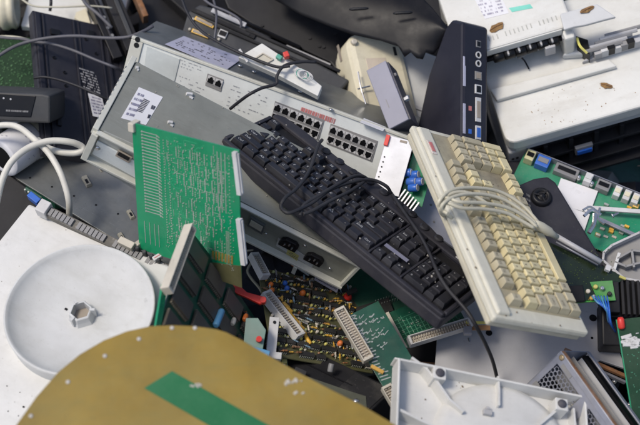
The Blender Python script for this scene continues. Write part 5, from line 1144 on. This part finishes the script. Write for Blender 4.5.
# black frame bars and shell pieces at the top
F = fit([(96, 62), (150, 66), (140, -30), (80, -30)], .02, n0=(.1, .4, .9), dbg='bars')
t = thing('metal_chassis', 'dark grey chassis rails running up out of the picture above the rack unit corner', 'chassis', F)
def bar3(pa, pb, wd, z0, z1, m_, name):
    a, b = F.at(*pa)[:2], F.at(*pb)[:2]; d = b - a; L = float(np.linalg.norm(d)); o = B(0, L, -wd / 2, wd / 2, 0, z1 - z0).build(name, m_, t, bev=.0008); o.location = (a[0], a[1], z0); o.rotation_euler = (0, 0, math.atan2(d[1], d[0])); return o
bar3((134, 52), (104, -20), .022, -.02, .010, blackm, 'rail'); bar3((131, 42), (109, -12), .006, .0101, .014, modemg, 'ridge'); bar3((118, 58), (84, -20), .014, -.03, .002, black, 'rail'); bar3((112, 40), (92, -6), .003, .0021, .005, navy, 'ridge'); bar3((146, 12), (134, -16), .008, -.03, -.01, rust, 'rusty_bar')
for p in ((108, 28), (112, 36), (104, 18)): a = F.at(*p, .003); MB().cyl(tuple(a), .0026, .002, 12).build('bolt', midg, t)
F = fit([(140, 40), (232, 60), (230, -40), (140, -40)], -.05, n0=(.1, .45, .9), dbg='dark back')
t = thing('machine_cover', 'black machine cover in deep shade above the switch corner', 'machine part', F)
B(0, F.w, 0, F.h, -.02, 0).build('cover', gloss if False else black, t, bev=.003); poly(F, [(160, -10), (196, 22), (210, 4), (196, -20)], .0005, .02).build('lid', blackm, t, bev=.002)
# black port device
F = fit([(182, 52), (322, 108), (348, 76), (194, 8)], .045, n0=(.02, .30, .95), sn=.04, dbg='port device')
t = thing('port_box', 'charcoal box with two gold edged connectors and a small white socket behind the network switch', 'computer box', F)
w_, h_ = F.w, F.h
MB().prism([rect(F, p) for p in ((176, 52), (322, 112), (350, 80), (215, 8), (200, 4), (188, 12))], -.02, 0).build('body', modemg, t, bev=.003)
def slot3(pa, pb, wd, m1, m2, name, z=.0002):
    a, b = F.at(*pa)[:2], F.at(*pb)[:2]; d = b - a; L = float(np.linalg.norm(d)); o = B(0, L, -wd / 2, wd / 2, 0, .003).build(name, m1, t, bev=.0005); o.location = (a[0], a[1], z); o.rotation_euler = (0, 0, math.atan2(d[1], d[0])); B(L * .08, L * .92, -wd * .3, wd * .3, .0031, .0037).build('insert', m2, o); return o
slot3((192, 31), (209, 37.5), .006, gold, slotm, 'serial_port'); slot3((195, 18.5), (214, 27.5), .006, gold, slotm, 'serial_port'); slot3((219, 33), (227, 36), .012, connw, gloss, 'network_port'); slot3((192, 10), (255, 38), .006, gloss, black, 'groove')
slot3((212, 12), (246, 27), .0065, lgrey, lgrey, 'pale_bar', .004); slot3((205, 22), (300, 62), .004, gloss, black, 'groove'); slot3((246, 30), (340, 72), .0045, gloss, black, 'groove')
for p in ((193, 20), (219, 40), (190, 30)): a = F.at(*p); MB().lathe((a[0], a[1], 0), [(.0022, 0), (.0022, .003), (.001, .004)], 10).build('stud', conn, t, smooth=True)
B(w_ * .52, w_ * .56, h_ * .3, h_ * .5, .0001, .004).build('boss', gloss, t)
# big black shell panel behind
F = flat(320, 50, .0, (.0, .30, .95))
t = thing('equipment_panel', 'large matt black equipment panel with brassy screws filling the top centre', 'equipment panel', F)
poly(F, [(228, 8), (262, 30), (330, 62), (372, 112), (430, 130), (470, 20), (420, -60), (200, -60)], -.012, 0).build('panel', black, t, bev=.002)
for p_ in (((286, 47), (330, 66)), ((240, 20), (300, 48))): a, b = F.at(*p_[0], .003), F.at(*p_[1], .003); MB().tube([a, b], .0035, 6, sub=1).build('pale_bar' if p_[0][0] > 280 else 'rib', lgrey if p_[0][0] > 280 else gloss, t)
for p in ((290, 2), (298, 6), (306, 9), (313, 14)): a = F.at(*p); o = B(-.005, .005, -.003, .003, .0002, .004).build('brass_clip', mat('brassy_screw', (.4, .3, .16), .4), t, bev=.0006); o.location = (a[0], a[1], 0); o.rotation_euler = (0, 0, -.5)
rs = random.Random(5)
for k in range(5): a = F.at(rs.uniform(260, 340), rs.uniform(5, 50)); MB().cyl((a[0], a[1], .0001), .0022, .002, 12).build('stud', blackm, t)
# curved shell with torn edge
F = fit([(330, 60), (430, 70), (470, -20), (320, -20)], .10, n0=(.0, .55, .84), sn=.05, dbg='curved shell')
t = thing('plastic_shell', 'curved glossy black plastic shell with a torn lower edge over the rounded cream unit', 'plastic shell', F)
E0 = [(268, -8), (300, 10), (330, 22), (352, 30), (380, 36), (398, 42), (404, 52), (410, 47), (416, 53), (423, 54), (426, 47), (433, 50), (438, 44), (452, 38)]
E1 = [(262, -50), (300, -40), (330, -30), (352, -28), (375, -26), (392, -24), (400, -18), (408, -14), (415, -6), (420, 0), (426, 6), (432, 12), (440, 22), (450, 34)]
ES = [(268, -8), (300, 10), (330, 22), (352, 30), (376, 37), (392, 41), (400, 44), (407, 46), (413, 47), (419, 48), (426, 47), (433, 46), (440, 43), (452, 38)]
q = MB(); n = len(E0); m_ = 22; v = []
for k in range(n):
    a, s_, b = np.array(F.at(*E0[k])), np.array(F.at(*ES[k])), np.array(F.at(*E1[k]))
    for j in range(m_ + 1):
        u_ = j / m_; w_ = max(0, 1 - u_ / .10); p = (a * w_ + s_ * (1 - w_)) * (1 - u_) + b * u_; p[2] = .020 * math.sin(min(1, u_ * 1.6) * 1.57) - .010; v.append(tuple(p))
f = []
for k in range(n - 1):
    for j in range(m_): A = k * (m_ + 1) + j; f.append((A, A + m_ + 1, A + m_ + 2, A + 1))
q.add(v, f); o = q.build('shell', mat('worn_gloss_black', (.006, .006, .008), .46, dust=.08, dcol=(.06, .06, .055), bump=.05, spec=.22), t, smooth=True)
sd = o.modifiers.new('thickness', 'SOLIDIFY'); sd.thickness = .003; sd.offset = -1
for p_ in ((358, 10), (402, 14)): a = F.at(*p_, .022); MB().lathe(tuple(a - np.array([.012, 0, 0])), [(.001, 0), (.002, .004), (.002, .022), (.001, .026)], 8, ax=(1, .15, 0)).build('ridge', black, t, smooth=True)
# white phone box
F = fit([(238, 57), (316, 96), (326, 84), (262, 43)], .135, n0=(.0, .35, .94), sn=.05, dbg='phone box')
t = thing('wall_socket', 'cream wall socket box with loose wires resting on the network switch cover', 'socket box', F)
poly(F, [(238, 57), (247, 61), (280, 76), (318, 96), (322, 86), (300, 68), (262, 43)], -.012, 0).build('box', cream2, t, bev=.001)
wp = [F.at(*p)[:2] for p in ((254, 60), (264, 65), (273, 60), (263, 54))]
for a, b in zip(wp, wp[1:] + wp[:1]): d = b - a; L = float(np.linalg.norm(d)); o = B(0, L, -.0008, .0008, 0, .0025).build('window_rim', conn, t); o.location = (a[0], a[1], .0002); o.rotation_euler = (0, 0, math.atan2(d[1], d[0]))
MB().prism([tuple(p) for p in wp], .0001, .0006).build('window', mat('shaded_cream', (.45, .43, .36), .6), t)
o = B(-.004, .004, -.003, .004, .0, .008).build('red_plug', red, t, bev=.001); o.location = tuple(F.at(286, 57, .004)); o.rotation_euler = (0, 0, -.6)
o = B(-.005, .003, -.003, .003, .0, .006).build('green_plug', teal, t, bev=.001); o.location = tuple(F.at(280, 59, .002))
for k in range(6):
    c0 = F.at(300 + k * 1.2, 73 + k * .8, .006); MB().tube([(c0[0] + (.007 + k * .0006) * math.cos(x), c0[1] + .0062 * math.sin(x), c0[2] + k * .0006) for x in [i * .6 for i in range(11)]], .0006, 5, sub=2).build('loose_wire', connw if k != 2 else teal, t, smooth=True)
o = B(-.012, .010, -.0016, .0016, 0, .003).build('white_tab', connw, t, bev=.0005); o.location = tuple(F.at(244, 57, .001)); o.rotation_euler = (0, 0, -.45)
# ================================================================ loose cables at the top
cable('cable', [(-10, 62, .10), (8, 50, .10), (24, 43, .10), (48, 38, .105), (76, 36, .11), (104, 38, .11), (128, 37, .12), (146, 30, .12), (153, 26, .12)], .0024, cabg, label='grey cable arching over the face down keyboard from the left edge')
cable('cable', [(-10, 36, .06), (8, 38, .07), (22, 39, .08), (36, 42, .085), (52, 44, .09), (72, 50, .09), (96, 60, .09), (114, 67, .09), (124, 72, .06)], .0021, cabg, label='grey cable slanting down across the face down keyboard to the rack unit')
cable('cable', [(-14, 38, .05), (4, 37, .055), (18, 38, .06), (30, 41, .07)], .0026, cabc, label='beige cable end coming in from the left edge above the green board')
cable('cable', [(34, 78, .085), (44, 77, .09), (60, 80, .09), (80, 87, .09), (98, 95, .09), (112, 102, .07)], .0018, cabk, label='thin black cable crossing the label of the face down keyboard')
cable('cable', [(50, -10, .05), (51, 2, .05), (50, 11, .04)], .0022, cabk, label='short black cable hanging from the top edge over the cream cover')
cable('cable', [(78, -10, .06), (86, 4, .07), (98, 14, .07), (112, 28, .06)], .0024, cabg, label='grey cable leading from the top edge to the chassis rails')
cable('cable', [(20, -2, .06), (34, 6, .06), (60, 7, .06), (90, 6, .06), (112, 8, .05)], .0014, cabc, label='thin beige wire running along the cream cover at the top left')
cable('cable', [(180, -6, .14), (188, 14, .14), (200, 30, .14), (218, 42, .145), (240, 53, .15), (262, 62, .15), (278, 67, .15), (290, 66, .15)], .0020, cabk, label='black cable running from the top edge down past the gold edged connectors')
cable('cable', [(211, -8, .13), (216, 10, .13), (216, 26, .13), (214, 42, .12)], .0016, cabg, label='thin grey wire hanging over the charcoal port box')
cable('cable', [(196, -8, .13), (210, 4, .135), (228, 12, .135), (240, 20, .13), (241, 28, .12)], .0018, cabg, label='grey wire curling over the pale bar of the port box')
cable('cable', [(316, 62, .13), (300, 62, .14), (284, 66, .15), (277, 76, .15), (276, 84, .145), (262, 88, .15), (250, 94, .15), (240, 101, .135), (230, 109, .12)], .0021, cabk, label='black cable dropping over the front of the network switch between its sockets')
# scattered small scrap in the gaps
rs = random.Random(91)
for k, (px, py, l, kind) in enumerate([(236, 300, .05, 0), (300, 372, .03, 1), (330, 372, .03, 0), (470, 345, -.02, 2), (352, 292, -.02, 1), (612, 216, .06, 2), (505, 176, .02, 0), (392, 330, -.03, 2)]):
    M = np.eye(4); M[:3, :3] = rotv(np.array([-.5, .2 * rs.random(), rs.uniform(-2, 2)])); M[:3, 3] = cpt(px, py, l); F = Fr(M, .01, .01)
    nm, lb = (('loose_capacitor', 'small loose capacitor fallen'), ('loose_chip', 'small loose black chip fallen'), ('loose_screw', 'single loose bright screw fallen'))[kind]
    where = ['beside the red lever', 'on the black metal box behind the tan sheet', 'on the black metal box near its screw', 'by the cord above the white tray', 'below the power sockets', 'near the twisted bracket', 'under the printer corner', 'between the small green boards'][k]
    t = thing(nm, lb + ' ' + where, 'component', F)
    if kind == 0: MB().lathe((0, 0, 0), [(.003, 0), (.0035, .001), (.0035, .009), (.003, .010)], 12, ax=(1, .2, .3)).build('can', rs.choice([blue, midg, amber]), t, smooth=True)
    elif kind == 1: B(-.007, .007, -.003, .003, 0, .003).build('body', chip, t, bev=.0003)
    else: MB().lathe((0, 0, 0), [(.0034, 0), (.0034, .0012), (.0016, .002), (.0014, .009)], 10, ax=(.8, .3, .4)).build('shank', shiny, t, smooth=True)
